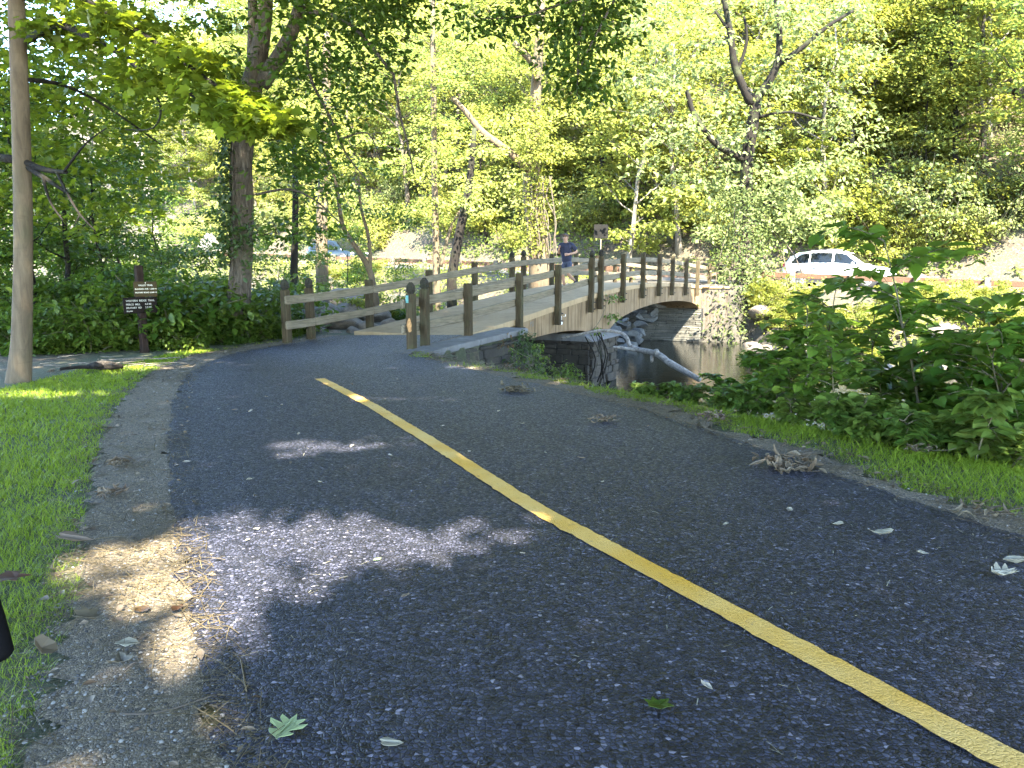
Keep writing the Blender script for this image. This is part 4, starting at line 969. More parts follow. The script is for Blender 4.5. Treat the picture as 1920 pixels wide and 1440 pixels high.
for row, (d0, sp) in enumerate(((7.5, 4.6), (12, 4.4), (17, 4.4), (23, 4.8), (30, 5.0), (38, 5.5), (47, 6))):
    w = -40.0 - row * 3
    while w < 66 + row * 8:
        s = road_c(w) + d0 + rg.uniform(-2.2, 2.2); p = B(s, w + rg.uniform(-1.4, 1.4), 0); w += sp * rg.uniform(.75, 1.3)
        q = proj([[p[0], p[1], 5.0]])
        if not (-260 < q[0][0] < 2180): continue
        if math.hypot((p[0] - 31) / 2.6, (p[1] - 41.5) / 2.6) < 1: continue        # bare slope at the right
        spots.append((p[0], p[1]))
for px, Yd in ((1690, 45), (1640, 49), (1735, 42.5), (1600, 46), (1780, 46), (1850, 44), (1180, 47), (1240, 50), (1130, 52), (1700, 54), (1900, 47)): q = at(px, 300, Yd); spots.insert(0, (q[0], Yd))
for i, (x, y) in enumerate(spots[:299]):
    k = int(rg.integers(6)); pr = protos[k]; f = k not in used; used.add(k); sc = rg.uniform(.72, 1.15)
    place(pr, x, y, H(x, y) - .1, (sc, sc * rg.uniform(.9, 1.15)), rg.uniform(-.9, .9), f, (rg.normal(0, .05), rg.normal(0, .05)))
# shrubs
def proto_shrub(name, seed, Ht, n, lm, size, label, group, T=T_DIAMOND, nl=34, tilt=.5, flat=.3, spread=.75):
    rg = np.random.default_rng(seed); t = thing(name, label, 'shrub', (0, 0, 0), group); mb = MB(); lv = Leaves(seed, SUNUP if 'hill' in lm or 'willow' in lm else (0, 0, 1))
    for i in range(n):
        a = rg.uniform(0, 6.28); d = np.array([math.cos(a) * spread, math.sin(a) * spread, rg.uniform(.6, 1.3)]); L = Ht * rg.uniform(.55, 1.05)
        p = np.array([rg.normal(0, .12) * Ht, rg.normal(0, .12) * Ht, -.05]); pts = [p]; d /= np.linalg.norm(d)
        for j in range(5): d = d + rg.normal(0, .12, 3) + np.array([0, 0, .05 - .06 * j]); d /= np.linalg.norm(d); pts.append(pts[-1] + d * L / 5)
        mb.tube(pts, .011 * Ht * np.linspace(1, .3, 6), 5, 0, cap=False)
        for f in (1, 2, 3, 4, 5):
            lv.spray(pts[f] + rg.normal(0, .06 * Ht, 3), Ht * .17 * rg.uniform(.8, 1.3), int(nl * rg.uniform(.6, 1.2)), size, flat, tilt, .2)
    mb.build('stems', M['stem'], t); lv.build('foliage', M[lm], t, T); return t
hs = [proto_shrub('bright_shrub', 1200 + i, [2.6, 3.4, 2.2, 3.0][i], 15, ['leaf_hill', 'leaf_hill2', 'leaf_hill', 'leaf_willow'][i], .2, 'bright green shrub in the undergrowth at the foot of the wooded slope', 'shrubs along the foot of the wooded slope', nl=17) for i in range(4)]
used = set()
for i in range(270):
    w = rg.uniform(-30, 52) if i < 225 else rg.uniform(-26, 2); d = abs(rg.normal(0, 6)) + 5.6 if i % 3 else rg.uniform(5.3, 8); s = road_c(w) + d; p = B(s, w, 0)
    if not (-150 < proj([[p[0], p[1], 2.0]])[0][0] < 2070): continue
    if math.hypot((p[0] - 31) / 3, (p[1] - 41) / 3) < 1: continue
    k = int(rg.integers(4)); f = k not in used; used.add(k); sc = rg.uniform(.6, 1.25)
    place(hs[k], p[0], p[1], H(p[0], p[1]) - .1, sc, rg.uniform(-1, 1), f)
# wild ground cover on the slope: one mass
lv = Leaves(5, SUNUP); n = 170000
w = rg.uniform(-38, 60, n); d = 5.0 + 34 * rg.uniform(0, 1, n) ** 1.3; s = road_c(w) + d
x = A0[0] + s * U2[0] + w * N2[0]; y = A0[1] + s * U2[1] + w * N2[1]; z = height(x, y)
keep = (vnoise(x, y, .8, 8) > -.25) & (np.hypot((x - 30) / 6.5, (y - 43) / 5.5) > 1 + .3 * vnoise(x, y, 1.2, 9))
hh = np.abs(rg.normal(0, .35, n)) * (1 + vnoise(x, y, .5, 10)); P = np.stack([x, y, z + .05 + np.clip(hh, 0, 1.6)], 1)[keep]
lv.cloud(P, .24, .6); tag(lv.build('slope_ground_cover', M['leaf_hill2']), kind='stuff')
lv = Leaves(6, SUNUP); n = 90000; w = rg.uniform(-20, 42, n); s = np.where(w > 2, rg.uniform(19.5, 33, n), rg.uniform(17, 29, n)); x = A0[0] + s * U2[0] + w * N2[0]; y = A0[1] + s * U2[1] + w * N2[1]; z = height(x, y)
keep = (s < road_c(w) - 4.1) & (z > WATER_Z + .15) & ((w > 3.6) | (w < -2.3)) & (vnoise(x, y, .9, 18) + .4 * vnoise(x, y, 3, 19) > np.where(w > 0, -.35, -.12)); hh = np.abs(rg.normal(0, .2, n)) * (1.1 + vnoise(x, y, .7, 20))
tag(lv.cloud(np.stack([x, y, z + .03 + np.clip(hh, 0, .8)], 1)[keep], .15, .6).build('bank_ground_cover', M['leaf_hill']), kind='stuff')

def custom(name, label, trunk, rpx, bk, limbs, sprays, lm, size, T=T_DIAMOND, seed=1, nleaf=60, tilt=.5, flat=.28, group=None, droop=.25, sides=14, wobv=.05, n=4):
    """tree traced by trunk and limb centre lines given as points of the picture plus a distance"""
    rg = np.random.default_rng(seed); tp = dense(polyat(trunk), n); k = np.linspace(0, len(trunk) - 1, len(tp))
    Yk = np.array([q[2] for q in trunk], float); rr = np.interp(k, range(len(rpx)), np.array(rpx) * Yk / F)
    base = tp[0].copy(); base[2] = min(base[2], H(base[0], base[1])) - .1
    t = thing(name, label, 'tree', base, group); mb = MB(); mb.tube(np.vstack([base, tp]), np.r_[rr[0] * 1.12, rr], sides, wobv, seed=seed); mb.build('trunk', M[bk], t)
    mb = MB()
    for pts, r0, r1 in limbs:
        p = dense(polyat(pts), 4); Ym = np.mean([q[2] for q in pts]); mb.tube(p, np.linspace(r0, r1, len(p)) * Ym / F, 8, .05, seed=seed + 3)
    if limbs: mb.build('limbs', M['bark_dark' if name == 'maple_tree' else bk], t)
    lv = Leaves(seed, SUNUP if 'hill' in lm or 'willow' in lm else (0, 0, 1))
    for c, rad, nl in sprays: lv.spray(c, rad, nl, size, flat, tilt, droop)
    if lv.P: lv.build('crown', M[lm], t, T)
    return t
def box_sprays(seed, n, x0, x1, y0, y1, Y0, Y1, rad, nl, mask=None):
    rg = np.random.default_rng(seed); out = []
    while len(out) < n:
        px, py = rg.uniform(x0, x1), rg.uniform(y0, y1)
        if mask is not None and not mask(px, py): continue
        out.append((at(px, py, rg.uniform(Y0, Y1)), rad * rg.uniform(.7, 1.3), int(nl * rg.uniform(.7, 1.3))))
    return out
def along(seed, pts, n, rad, nl, j=.25):
    rg = np.random.default_rng(seed); p = dense(polyat(pts), 6); out = []
    for i in range(n): out.append((p[int(rg.integers(len(p)))] + rg.normal(0, j, 3) * np.array([1, 1, .6]), rad * rg.uniform(.7, 1.3), int(nl * rg.uniform(.7, 1.3))))
    return out
# smooth grey maple at the left edge
mp = [(52, 75, 9.3), (110, 48, 9.0), (170, 72, 8.6), (235, 106, 8.2), (290, 150, 7.9), (370, 182, 7.6), (430, 222, 7.4), (485, 245, 7.2)]
mp2 = [(40, -60, 9.3), (120, -20, 8.7), (210, 30, 8.2), (300, 85, 7.8), (390, 150, 7.5), (470, 205, 7.2), (520, 235, 7.0)]
limbs = [(mp, 8, 1.5), (mp2, 7, 1.5), ([(235, 106, 8.2), (272, 150, 8.1), (301, 200, 8.1), (287, 240, 8.2), (235, 243, 8.4)], 3.2, 1),
         ([(44, 303, 9.4), (85, 318, 9.2), (125, 323, 9.0)], 7, 3), ([(30, 300, 9.4), (-60, 285, 9.6)], 8, 5), ([(50, 312, 9.4), (90, 338, 9.1), (127, 362, 9.0)], 6, 2.5),
         ([(105, 320, 9.1), (130, 370, 8.9), (150, 402, 8.8), (178, 432, 8.7)], 3, 1.2), ([(80, 332, 9.1), (95, 380, 9.0), (118, 413, 8.9)], 3, 1.2), ([(120, 322, 9), (160, 270, 8.8), (200, 240, 8.7)], 2.5, 1),
         ([(56, 150, 9.4), (120, 160, 10), (200, 200, 10.6), (300, 270, 11)], 4, 1.5), ([(150, 402, 8.8), (138, 425, 8.8)], 1.5, .8)]
sp = along(11, mp, 46, .22, 15, .11) + along(12, mp2, 66, .24, 17, .12) + along(13, mp2[2:], 34, .2, 14, .1)
sp += box_sprays(14, 95, 55, 345, -10, 300, 10.0, 13.5, .5, 24) + box_sprays(15, 26, -20, 30, -10, 420, 10.5, 13, .5, 24) + box_sprays(18, 30, 60, 330, 280, 440, 10.5, 14, .45, 22)
maple = custom('maple_tree', 'smooth grey-barked maple trunk at the left edge with bright lobed leaves overhead', [(34, 722, 9.4), (40, 640, 9.4), (43, 520, 9.4), (43, 400, 9.4), (38, 200, 9.4), (31, 0, 9.4), (24, -250, 9.4), (16, -520, 9.4)], [23, 17.5, 16, 15.5, 14.8, 13.5, 12, 8], 'bark_grey', limbs, sp, 'leaf_maple', .1, T_MAPLE, 21, sides=18, wobv=.035, tilt=.45, flat=.2, n=6)
# big forked tree
fk = [([(490, 158, 14.5), (520, 112, 14.4), (546, 62, 14.3), (560, 20, 14.2), (590, -70, 14)], 16, 9), ([(472, 165, 14.5), (474, 90, 14.6), (474, 0, 14.7), (470, -160, 14.8)], 11, 7),
      ([(576, 70, 13.6), (580, 140, 13.4), (618, 218, 13.2), (650, 290, 13.0), (692, 342, 12.8)], 3.6, 1.2), ([(738, 140, 12.6), (750, 215, 12.5), (762, 260, 12.5), (776, 326, 12.4)], 2.8, 1.5),
      ([(560, 20, 14.2), (650, 40, 13.4), (738, 140, 12.6)], 5, 2.6), ([(480, 365, 14.4), (540, 355, 14), (590, 375, 13.8), (640, 420, 13.6)], 2.5, 1.2), ([(640, 260, 13), (690, 250, 12.8), (712, 300, 12.6)], 2, 1), ([(455, 235, 14.4), (400, 200, 13.8), (370, 180, 13.4)], 4, 1.5)]
sp = box_sprays(31, 110, 515, 790, -20, 340, 12.0, 15.5, .48, 34, lambda x, y: y < 60 + (790 - x) * 1.25) + box_sprays(32, 26, 370, 450, 20, 180, 13, 15.5, .4, 30) + box_sprays(33, 34, 480, 640, 260, 460, 13, 16, .42, 28) + box_sprays(35, 26, 500, 800, -60, 60, 12, 14, .5, 32)
custom('forked_tree', 'tall furrowed brown tree forking high above the trail sign, left of the bridge', [(436, 652, 14.5), (443, 600, 14.5), (450, 520, 14.5), (453, 400, 14.5), (453, 300, 14.5), (466, 190, 14.5), (482, 120, 14.5), (496, 40, 14.5), (499, -60, 14.5), (500, -220, 14.5)],
       [36, 25, 20, 20.5, 20, 21, 16, 13, 12, 9], 'bark_brown', fk, sp, 'leaf_mid', .115, T_OVAL, 33, sides=18, wobv=.07, n=6)
lv = Leaves(36); rg2 = np.random.default_rng(36); P = []
for py in np.arange(190, 500, 2.2):
    for k in range(7): P.append(at(436 + rg2.normal(-4, 7), py + rg2.normal(0, 3), 14.5) + np.array([0, -.18 + rg2.normal(0, .16), 0]))
for k in range(160): P.append(at(455 + rg2.uniform(-22, 22), 450 + rg2.normal(0, 30), 14.1 + rg2.normal(0, .06)))
lv.cloud(P, .1, .9); b0 = at(440, 640, 14.5); iv = thing('ivy_vine', 'ivy climbing the left side of the forked brown trunk', 'vine', b0); lv.build('ivy_leaves', M['leaf_ivy'], iv, T_OVAL)
mb = MB(); mb.tube(dense(polyat([(428, 640, 14.2), (434, 520, 14.25), (438, 400, 14.25), (436, 280, 14.3), (446, 200, 14.3)])), np.full(17, .018), 6); mb.build('vine_stem', M['bark_brown'], iv)

def simple(name, label, trunk, rpx, bk, lm, crown, seed, size=.17, limbs=(), nleaf=46, T=T_DIAMOND, rad=.85, flat=.22, droop=.22):
    sp = []
    for i, (n, x0, x1, y0, y1, Y0, Y1) in enumerate(crown): sp += box_sprays(seed * 10 + i, n, x0, x1, y0, y1, Y0, Y1, rad, nleaf)
    return custom(name, label, trunk, rpx, bk, limbs, sp, lm, size, T, seed, sides=10, flat=flat, droop=droop)
simple('slender_tree', 'thin pale trunk leaning left beyond the trail sign', [(297, 470, 37), (283, 385, 37), (264, 295, 37), (246, 205, 37), (235, 60, 37)], [7, 6.5, 6, 5, 3], 'bark_pale', 'leaf_hill', [(16, 150, 330, -40, 190, 35, 39)], 41)
simple('pale_trunk_tree', 'tall pale trunk behind the maple, left of the thin leaning one', [(140, 445, 42), (147, 380, 42), (157, 300, 42), (168, 200, 42), (178, 60, 42), (184, -60, 42)], [13, 12, 11.5, 11, 10, 8], 'bark_pale', 'leaf_hill2', [(18, 60, 300, -60, 60, 40, 44)], 42)
simple('roadside_tree', 'reddish tan trunk in front of the dark teal suv', [(604, 520, 32), (603, 430, 32), (607, 330, 32), (612, 200, 32), (612, 60, 32)], [12, 10.5, 9.5, 8.5, 6], 'bark_grey', 'leaf_hill', [(14, 480, 740, -60, 120, 30, 35), (8, 520, 640, 240, 330, 31, 34), (14, 555, 665, 60, 330, 30.2, 31.6), (9, 592, 628, 120, 380, 30.4, 31.5)], 43, nleaf=80)
simple('dark_sapling', 'slim dark trunk rising behind the left end of the bridge rail', [(550, 545, 26), (553, 440, 26), (554, 330, 26), (548, 240, 26)], [7.5, 6, 5, 3], 'bark_dark', 'leaf_mid', [(14, 480, 640, 170, 330, 24, 27)], 44, size=.14, rad=.6)
simple('bent_sapling', 'bent grey sapling forking behind the left bridge rail', [(704, 560, 20), (692, 505, 20), (664, 458, 20), (642, 420, 20), (628, 335, 20), (600, 270, 20)], [6.5, 5.5, 4.5, 4, 3, 2], 'bark_grey', 'leaf_mid', [(12, 560, 720, 250, 400, 18.5, 21), (9, 640, 780, 380, 470, 19, 21)], 45, .11,
       [([(694, 510, 20), (692, 450, 20), (676, 385, 20), (672, 330, 20)], 4, 2)], rad=.45)
simple('tall_pale_tree', 'tall straight pale trunk rising behind the middle of the left railing', [(819, 525, 37), (816, 400, 37), (814, 290, 37), (812, 100, 37), (811, -60, 37)], [7, 6.2, 5.6, 5, 4], 'bark_grey', 'leaf_hill', [(20, 690, 950, -70, 130, 35, 39), (9, 760, 890, 330, 420, 35.2, 37), (9, 770, 860, 60, 300, 34.8, 36.6), (15, 798, 832, 30, 330, 35.2, 36.6)], 46,
       nleaf=85, limbs=[([(826, 500, 36.6), (838, 450, 36.5), (852, 412, 36.4), (866, 392, 36.3)], 4, 2)])
simple('leaning_dark_tree', 'dark trunk leaning right beside the tall pale trunk', [(847, 520, 33), (856, 465, 33), (868, 405, 33), (880, 345, 33), (890, 240, 33)], [9.5, 8.8, 8.2, 7, 4], 'bark_dark', 'leaf_hill2', [(16, 780, 960, 240, 380, 31.5, 35), (7, 840, 930, 330, 400, 31, 32.6)], 47)
simple('vine_covered_tree', 'thick vine-wrapped trunk left of the runner with a pale limb leaning left', [(1012, 490, 37), (1006, 430, 37), (996, 350, 37), (999, 290, 37), (1004, 180, 37), (1012, 60, 37), (1016, -60, 37)], [20, 18, 16, 14, 10, 8, 6], 'bark_grey', 'leaf_hill', [(10, 930, 1080, 200, 330, 35, 39), (10, 940, 1060, 20, 300, 34.8, 36.4), (14, 978, 1030, -20, 300, 35, 36.4), (16, 900, 1120, -60, 100, 36, 40)], 48,
       nleaf=85, limbs=[([(990, 318, 36.8), (955, 285, 36.5), (905, 248, 36.2), (872, 208, 36), (848, 182, 36)], 8, 4), ([(1006, 150, 36.6), (1003, 125, 36.4), (985, 102, 36.2), (963, 80, 36)], 7.5, 5)])
lv = Leaves(49); P = [at(1000 + rg2.normal(0, 17), rg2.uniform(190, 480), 36.4 + rg2.normal(0, .3)) for _ in range(2200)]; lv.cloud(P, .17, .9)
vt = thing('climbing_vine', 'leafy vine hanging on the thick trunk left of the runner', 'vine', at(1010, 490, 36.6)); lv.build('vine_leaves', M['leaf_hill'], vt)
mb = MB()
for k in range(9):
    x0 = 985 + k * 6; mb.tube(dense(polyat([(x0 + rg2.normal(0, 4) + (8 if py > 400 else 0), py, 36.35 + rg2.normal(0, .08)) for py in (330, 370, 410, 450, 490)])), np.full(17, .035), 5)
mb.build('vine_stems', M['bark_brown'], vt)
# willowy tree beyond the far end of the bridge
wl = [([(1408, 195, 35.2), (1378, 125, 35.0), (1369, 60, 34.8), (1350, -40, 34.6)], 8, 4), ([(1424, 178, 35.2), (1455, 126, 35.0), (1461, 60, 34.8), (1452, -40, 34.6)], 8, 4), ([(1458, 122, 35), (1500, 92, 34.6), (1548, 52, 34.4), (1600, 20, 34.2)], 5.5, 2.5),
      ([(1398, 300, 35.4), (1345, 272, 35.2), (1303, 218, 35), (1288, 170, 34.8)], 7, 4), ([(1420, 220, 35.2), (1480, 210, 34.6), (1540, 225, 34.2)], 3, 1.5), ([(1369, 60, 34.8), (1340, 20, 34.6)], 3, 2), ([(1380, 140, 35), (1400, 80, 34.8), (1395, 30, 34.6)], 3.5, 2)]
def wmask(x, y): return ((x - 1400) / 250) ** 2 + ((y - 130) / 300) ** 2 < 1
sp = box_sprays(51, 150, 1170, 1640, -60, 420, 33.5, 38, .85, 52, wmask) + box_sprays(52, 42, 1320, 1480, 330, 520, 34.2, 36.4, .55, 42) + box_sprays(53, 24, 1470, 1580, 300, 440, 33.5, 35.5, .5, 40)
custom('willowy_tree', 'pale-leaved drooping tree with dark forking limbs at the far end of the bridge', [(1398, 575, 35.6), (1404, 490, 35.6), (1400, 400, 35.5), (1401, 300, 35.4), (1414, 215, 35.3), (1420, 175, 35.2)], [15, 12.5, 11.5, 11, 10.5, 9], 'bark_dark', wl, sp, 'leaf_willow', .24, T_DIAMOND, 54, droop=.6, flat=.35, tilt=.7)
lv = Leaves(55); P = []
for k in range(2600):
    a = rg2.uniform(0, 1); P.append(at(1398 + rg2.normal(0, 20 + 20 * a), 350 + 300 * a, 34.6 - 1.2 * a + rg2.normal(0, .4)))
lv.cloud(P, .17, .9); vt = thing('hanging_vine', 'tangled vines hanging over the foot of the willowy tree', 'vine', at(1398, 575, 35.2)); lv.build('vine_leaves', M['leaf_willow'], vt)
mb = MB()
for k in range(26):
    x0 = 1395 + rg2.normal(0, 16); x1 = 1395 + (x0 - 1395) * 2 + rg2.normal(0, 12)
    mb.tube(dense(polyat([(x0, 380 + rg2.uniform(0, 60), 34.9), ((x0 + x1) / 2 + rg2.normal(0, 6), 480, 34.7), (x1, 560 + rg2.uniform(-20, 25), 34.5)]), 3), np.full(7, .028), 4)
mb.build('vine_stems', M['bark_brown'], vt)
for i, (l, tr_, r_) in enumerate([('thin pale trunk high on the right slope, leftmost of three', [(1716, 150, 50), (1722, 90, 50), (1733, 0, 50), (1740, -60, 50)], [6, 5.5, 5, 4]), ('pale leaning trunk high on the right slope, in the middle of three', [(1776, 165, 49), (1795, 95, 49), (1815, 20, 49), (1826, -40, 49)], [6.5, 6, 5.5, 4]),
                                  ('thin grey trunk at the top right corner of the slope', [(1852, 170, 48), (1858, 110, 48), (1868, 20, 48), (1874, -40, 48)], [6, 5.5, 5, 4])]):
    simple('slope_tree', l, tr_, r_, 'bark_pale', 'leaf_hill', [(9, tr_[0][0] - 80, tr_[0][0] + 80, -70, 40, tr_[0][2] - 2, tr_[0][2] + 2)], 60 + i)
# dark understorey trees at left, in the shade
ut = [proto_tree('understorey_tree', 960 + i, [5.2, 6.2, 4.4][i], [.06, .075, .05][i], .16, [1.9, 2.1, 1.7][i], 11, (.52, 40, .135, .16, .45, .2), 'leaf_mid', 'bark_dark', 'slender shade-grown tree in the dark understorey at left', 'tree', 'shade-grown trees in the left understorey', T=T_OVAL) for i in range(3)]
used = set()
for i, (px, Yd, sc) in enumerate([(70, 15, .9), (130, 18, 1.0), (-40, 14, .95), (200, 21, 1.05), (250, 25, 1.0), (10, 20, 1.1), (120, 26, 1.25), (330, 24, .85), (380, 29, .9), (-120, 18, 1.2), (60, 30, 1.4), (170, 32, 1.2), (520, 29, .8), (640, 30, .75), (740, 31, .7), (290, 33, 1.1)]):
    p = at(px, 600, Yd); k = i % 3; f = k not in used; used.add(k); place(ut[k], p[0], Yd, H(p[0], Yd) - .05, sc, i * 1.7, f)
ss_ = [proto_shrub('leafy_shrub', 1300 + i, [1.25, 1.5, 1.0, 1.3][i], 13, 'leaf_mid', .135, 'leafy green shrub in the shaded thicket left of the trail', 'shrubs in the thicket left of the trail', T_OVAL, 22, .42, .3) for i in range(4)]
used = set(); rg = np.random.default_rng(88); k_ = 0
cand = []
for i in range(150):
    px = rg.uniform(-60, 560); Yd = rg.uniform(12.4, 24); p = at(px, 600, Yd); cand.append((p[0], Yd))
cand += [tuple(at(px, 620, Yd)[:2]) for px, Yd in ((300, 13.6), (330, 14), (365, 14.2), (395, 14.8), (420, 15.6), (480, 15.2), (510, 15.6), (530, 15.4), (350, 13.2), (230, 13.6), (200, 13.2), (150, 12.9), (100, 12.6), (470, 14.6), (500, 14.7))]
for i, (x, y) in enumerate(cand):
    s, w = sw(x, y)
    if w < 3.4 or (s < -4 and w < 4): continue
    dl = np.min(np.hypot(Ledge[:, 0] - x, Ledge[:, 1] - y))
    if dl < 1.0 + (.9 if y < 12.5 else 0): continue
    if abs(x + 6.1) < .7 and y < 12.9: continue
    k = int(rg.integers(4)); f = k not in used; used.add(k); place(ss_[k], x, y, H(x, y) - .04, rg.uniform(.7, 1.25) * (.55 if dl < 1.5 else 1), rg.uniform(0, 6.28), f)
bs = [proto_shrub('creekside_shrub', 1400 + i, [1.4, 1.8, 1.1][i], 13, ['leaf_mid', 'leaf_hill2', 'leaf_hill'][i], .125, 'leafy shrub on the creek bank behind the left bridge rail', 'shrubs on the creek bank behind the left railing', T_OVAL, 24, .45, .3) for i in range(3)]
used = set()
for i in range(70):
    if i >= 64: px, Yd = ((590, 44), (640, 46), (665, 45), (690, 46), (625, 42), (560, 45))[i - 64]
    elif i < 40: px, Yd = rg.uniform(470, 980), rg.uniform(20, 33)
    else: px, Yd = rg.uniform(640, 960), rg.uniform(27, 35)
    p = at(px, 560, Yd); s, w = sw(p[0], Yd)
    if w < 3.6 or (s > road_c(w) - 4.6 and i < 64): continue
    z = max(H(p[0], Yd), WATER_Z - .05)
    k = int(rg.integers(3)); f = k not in used; used.add(k); place(bs[k], p[0], Yd, z, rg.uniform(.7, 1.3), rg.uniform(0, 6.28), f)
fs_ = [proto_shrub('sunlit_shrub', 1450 + i, [1.0, 1.3][i], 12, 'leaf_hill', .13, 'sunlit shrub on the far creek bank below the guard rail at right', 'sunlit shrubs on the far bank at right', nl=26) for i in range(2)]
for i in range(72):
    w = rg.uniform(-16, -2.4) if i < 60 else rg.uniform(-5.5, -1.9); s = rg.uniform(min(max(far_toe(w) + 1.5, 20.5), road_c(w) - 4.8), road_c(w) - 4.6) if i % 4 else min(far_toe(w) + rg.uniform(.5, 3), road_c(w) - 4.7); p = B(s, w, 0); place(fs_[i % 2], p[0], p[1], H(p[0], p[1]) - .05, rg.uniform(.5, .95) * (.75 if s > 23 else 1), rg.uniform(0, 6.28), i < 2)

# ------------------------------------------------------------------ broad-leaved thicket at the right
def knot(seed, Ht, nb, label, group, size=.148, lm='leaf_knot', name='broadleaf_shrub', lean=.25):
    rg = np.random.default_rng(seed); t = thing(name, label, 'shrub', (0, 0, 0), group); mb = MB(); P = []; N_ = []; D = []; S = []
    def cane(p, d, L, r, dep):
        n = 9; pts = [np.array(p, float)]; d = np.array(d, float) / np.linalg.norm(d)
        for i in range(n):
            d = d + rg.normal(0, .06, 3); d[2] -= .035 * i * (1.0 if dep else .42); d /= np.linalg.norm(d); pts.append(pts[-1] + d * L / n)
        mb.tube(pts, r * np.linspace(1, .3, n + 1), 6, 0, cap=False)
        for i in range(2 if dep == 0 else 1, n + 1):
            for sgn in ((1, -1) if dep else ((1,) if i % 2 else (-1,))):
                side = np.cross(d, Z3); side = side / (np.linalg.norm(side) + 1e-6) * sgn
                ld = side * .85 + d * .45 + rg.normal(0, .25, 3); ld[2] = ld[2] * .4 - .12
                q = pts[i] + ld * .03 + rg.normal(0, .01, 3)
                P.append(q); D.append(ld); N_.append(np.array([0, 0, 1.0]) + rg.normal(0, .28, 3)); S.append(size * rg.uniform(.65, 1.2) * (1 - .35 * (i == n)))
        if dep == 0:
            for i in range(3, n + 1):
                for _ in range(2 if i > 4 else 1):
                    a = rg.uniform(0, 6.28); cane(pts[i], d * .35 + np.array([math.cos(a), math.sin(a), .25]), L * rg.uniform(.22, .4), r * .5, 1)
    for i in range(nb):
        a = rg.uniform(0, 6.28); cane((rg.normal(0, .1), rg.normal(0, .1), -.05), (math.cos(a) * lean, math.sin(a) * lean, 1), Ht * rg.uniform(.75, 1.1), .009 + .002 * Ht, 0)
    mb.build('stems', M['stem'], t)
    me = leaf_mesh('foliage', P, N_, D, S, T_HEART, M[lm]); link('foliage', me, t); return t
kp = [knot(1500 + i, [1.9, 2.15, 1.7, 2.3][i], [2, 2, 3, 2][i], 'dark green broad-leaved shrub crowding the creek bank at right', 'broad-leaved shrubs along the right creek bank') for i in range(4)]
kspots = [(4.0, 6.9), (4.7, 6.5), (5.4, 6.1), (6.2, 5.9), (4.6, 7.8), (5.3, 7.2), (6.1, 6.8), (7.0, 6.6), (5.2, 8.6), (6.2, 8.0), (7.2, 7.7), (6.0, 9.6), (7.2, 9.0), (8.4, 8.6), (8.0, 10.5), (4.1, 8.4), (3.75, 8.0), (4.35, 7.3), (5.0, 7.9)]
for i, (x, y) in enumerate(kspots):
    sc = .84 + .24 * ((i * 37) % 10) / 10 + (.26 if x > 5 else 0) - (.15 if i == 15 else 0) + (.24 if i > 15 else 0)
    place(kp[i % 4], x, y, H(x, y), sc, i * 2.1, i < 4)
kq = [knot(1550 + i, [.95, 1.15][i], 1, 'slender young broad-leaved plant at the creek edge beside the thicket', 'slender young plants beside the thicket', .115) for i in range(2)]
for i, (px, py, Yd) in enumerate([(1395, 745, 8.3), (1440, 760, 7.7), (1490, 775, 7.3), (1520, 790, 7.0), (1440, 745, 8.6), (1560, 800, 6.9), (1330, 720, 9.6), (1480, 755, 8.3)]):
    p = at(px, py, Yd); place(kq[i % 2], p[0], p[1], H(p[0], p[1]), .85 + .06 * (i % 5), i * 1.3, i < 2)
kr = [knot(1580 + i, .34, 2, 'small bright young plant sprouting along the edge of the right-hand grass', 'young plants along the edge of the right grass', .075, 'leaf_young', 'young_plant', .5) for i in range(2)]
for i, (px, py) in enumerate([(1205, 738), (1240, 742), (1300, 752), (1345, 765), (1560, 822), (1600, 835), (1640, 842), (1500, 808), (1690, 850), (1740, 858), (1830, 868), (1640, 828), (1420, 790), (1880, 878), (1780, 862), (1665, 838)]):
    g = gz(px, py, -.08); place(kr[i % 2], g[0], g[1], H(g[0], g[1]), .8 + .11 * (i % 5), i * 1.9, i < 2)
tall = knot(1590, .62, 1, 'pale upright young plant standing in front of the dark thicket at right', None, .12, 'leaf_young', 'young_plant', .1); g = gz(1835, 868, -.02); tall.location = (g[0], g[1], -.05)
# bramble by the near arch, ivy on the wing wall, weeds on the bridge side
br = thing('bramble', 'arching bramble stems with small leaves below the near bridge arch', 'shrub', at(1010, 700, 11.5)); mb = MB(); lv = Leaves(61)
for pts in ([(962, 655, 12.8), (985, 668, 12.4), (1015, 682, 12), (1060, 700, 11.6), (1085, 715, 11.3)], [(1006, 650, 12.2), (1012, 648, 12.2), (1006, 662, 12), (1025, 672, 11.9), (1040, 700, 11.6)], [(960, 668, 12.6), (990, 690, 12.1), (1010, 705, 11.5)], [(1045, 710, 11.5), (1060, 690, 11.6), (1068, 680, 11.6)], [(1000, 700, 11.6), (1030, 690, 11.7), (1075, 712, 11.4)]):
    p = dense(polyat(pts)); mb.tube(p, np.linspace(.007, .003, len(p)), 5)
    for q in p: lv.spray(q, .08, 7, .05, .5, .6, .1)
for q in box_sprays(62, 26, 1010, 1085, 690, 730, 10.9, 11.8, .14, 16): lv.spray(q[0], q[1], q[2], .055, .4, .55, .1)
mb.build('stems', M['stem'], br); lv.build('leaves', M['leaf_mid'], br, T_OVAL)
iv = thing('ivy_plant', 'rust-tinged ivy clump growing over the end of the wing wall', 'shrub', B(2.6, -.75, -.3)); lv = Leaves(63); l2 = Leaves(64)
for i in range(46):
    s = rg2.uniform(2.2, 3.7); f = rg2.uniform(0, 1); q = B(s, -.62 - .35 * f - .1 * rg2.uniform(), .1 - .95 * f + rg2.normal(0, .06)); (l2 if rg2.uniform() < .22 and s < 3 else lv).spray(q, .15, 16, .075, .4, .6, .3)
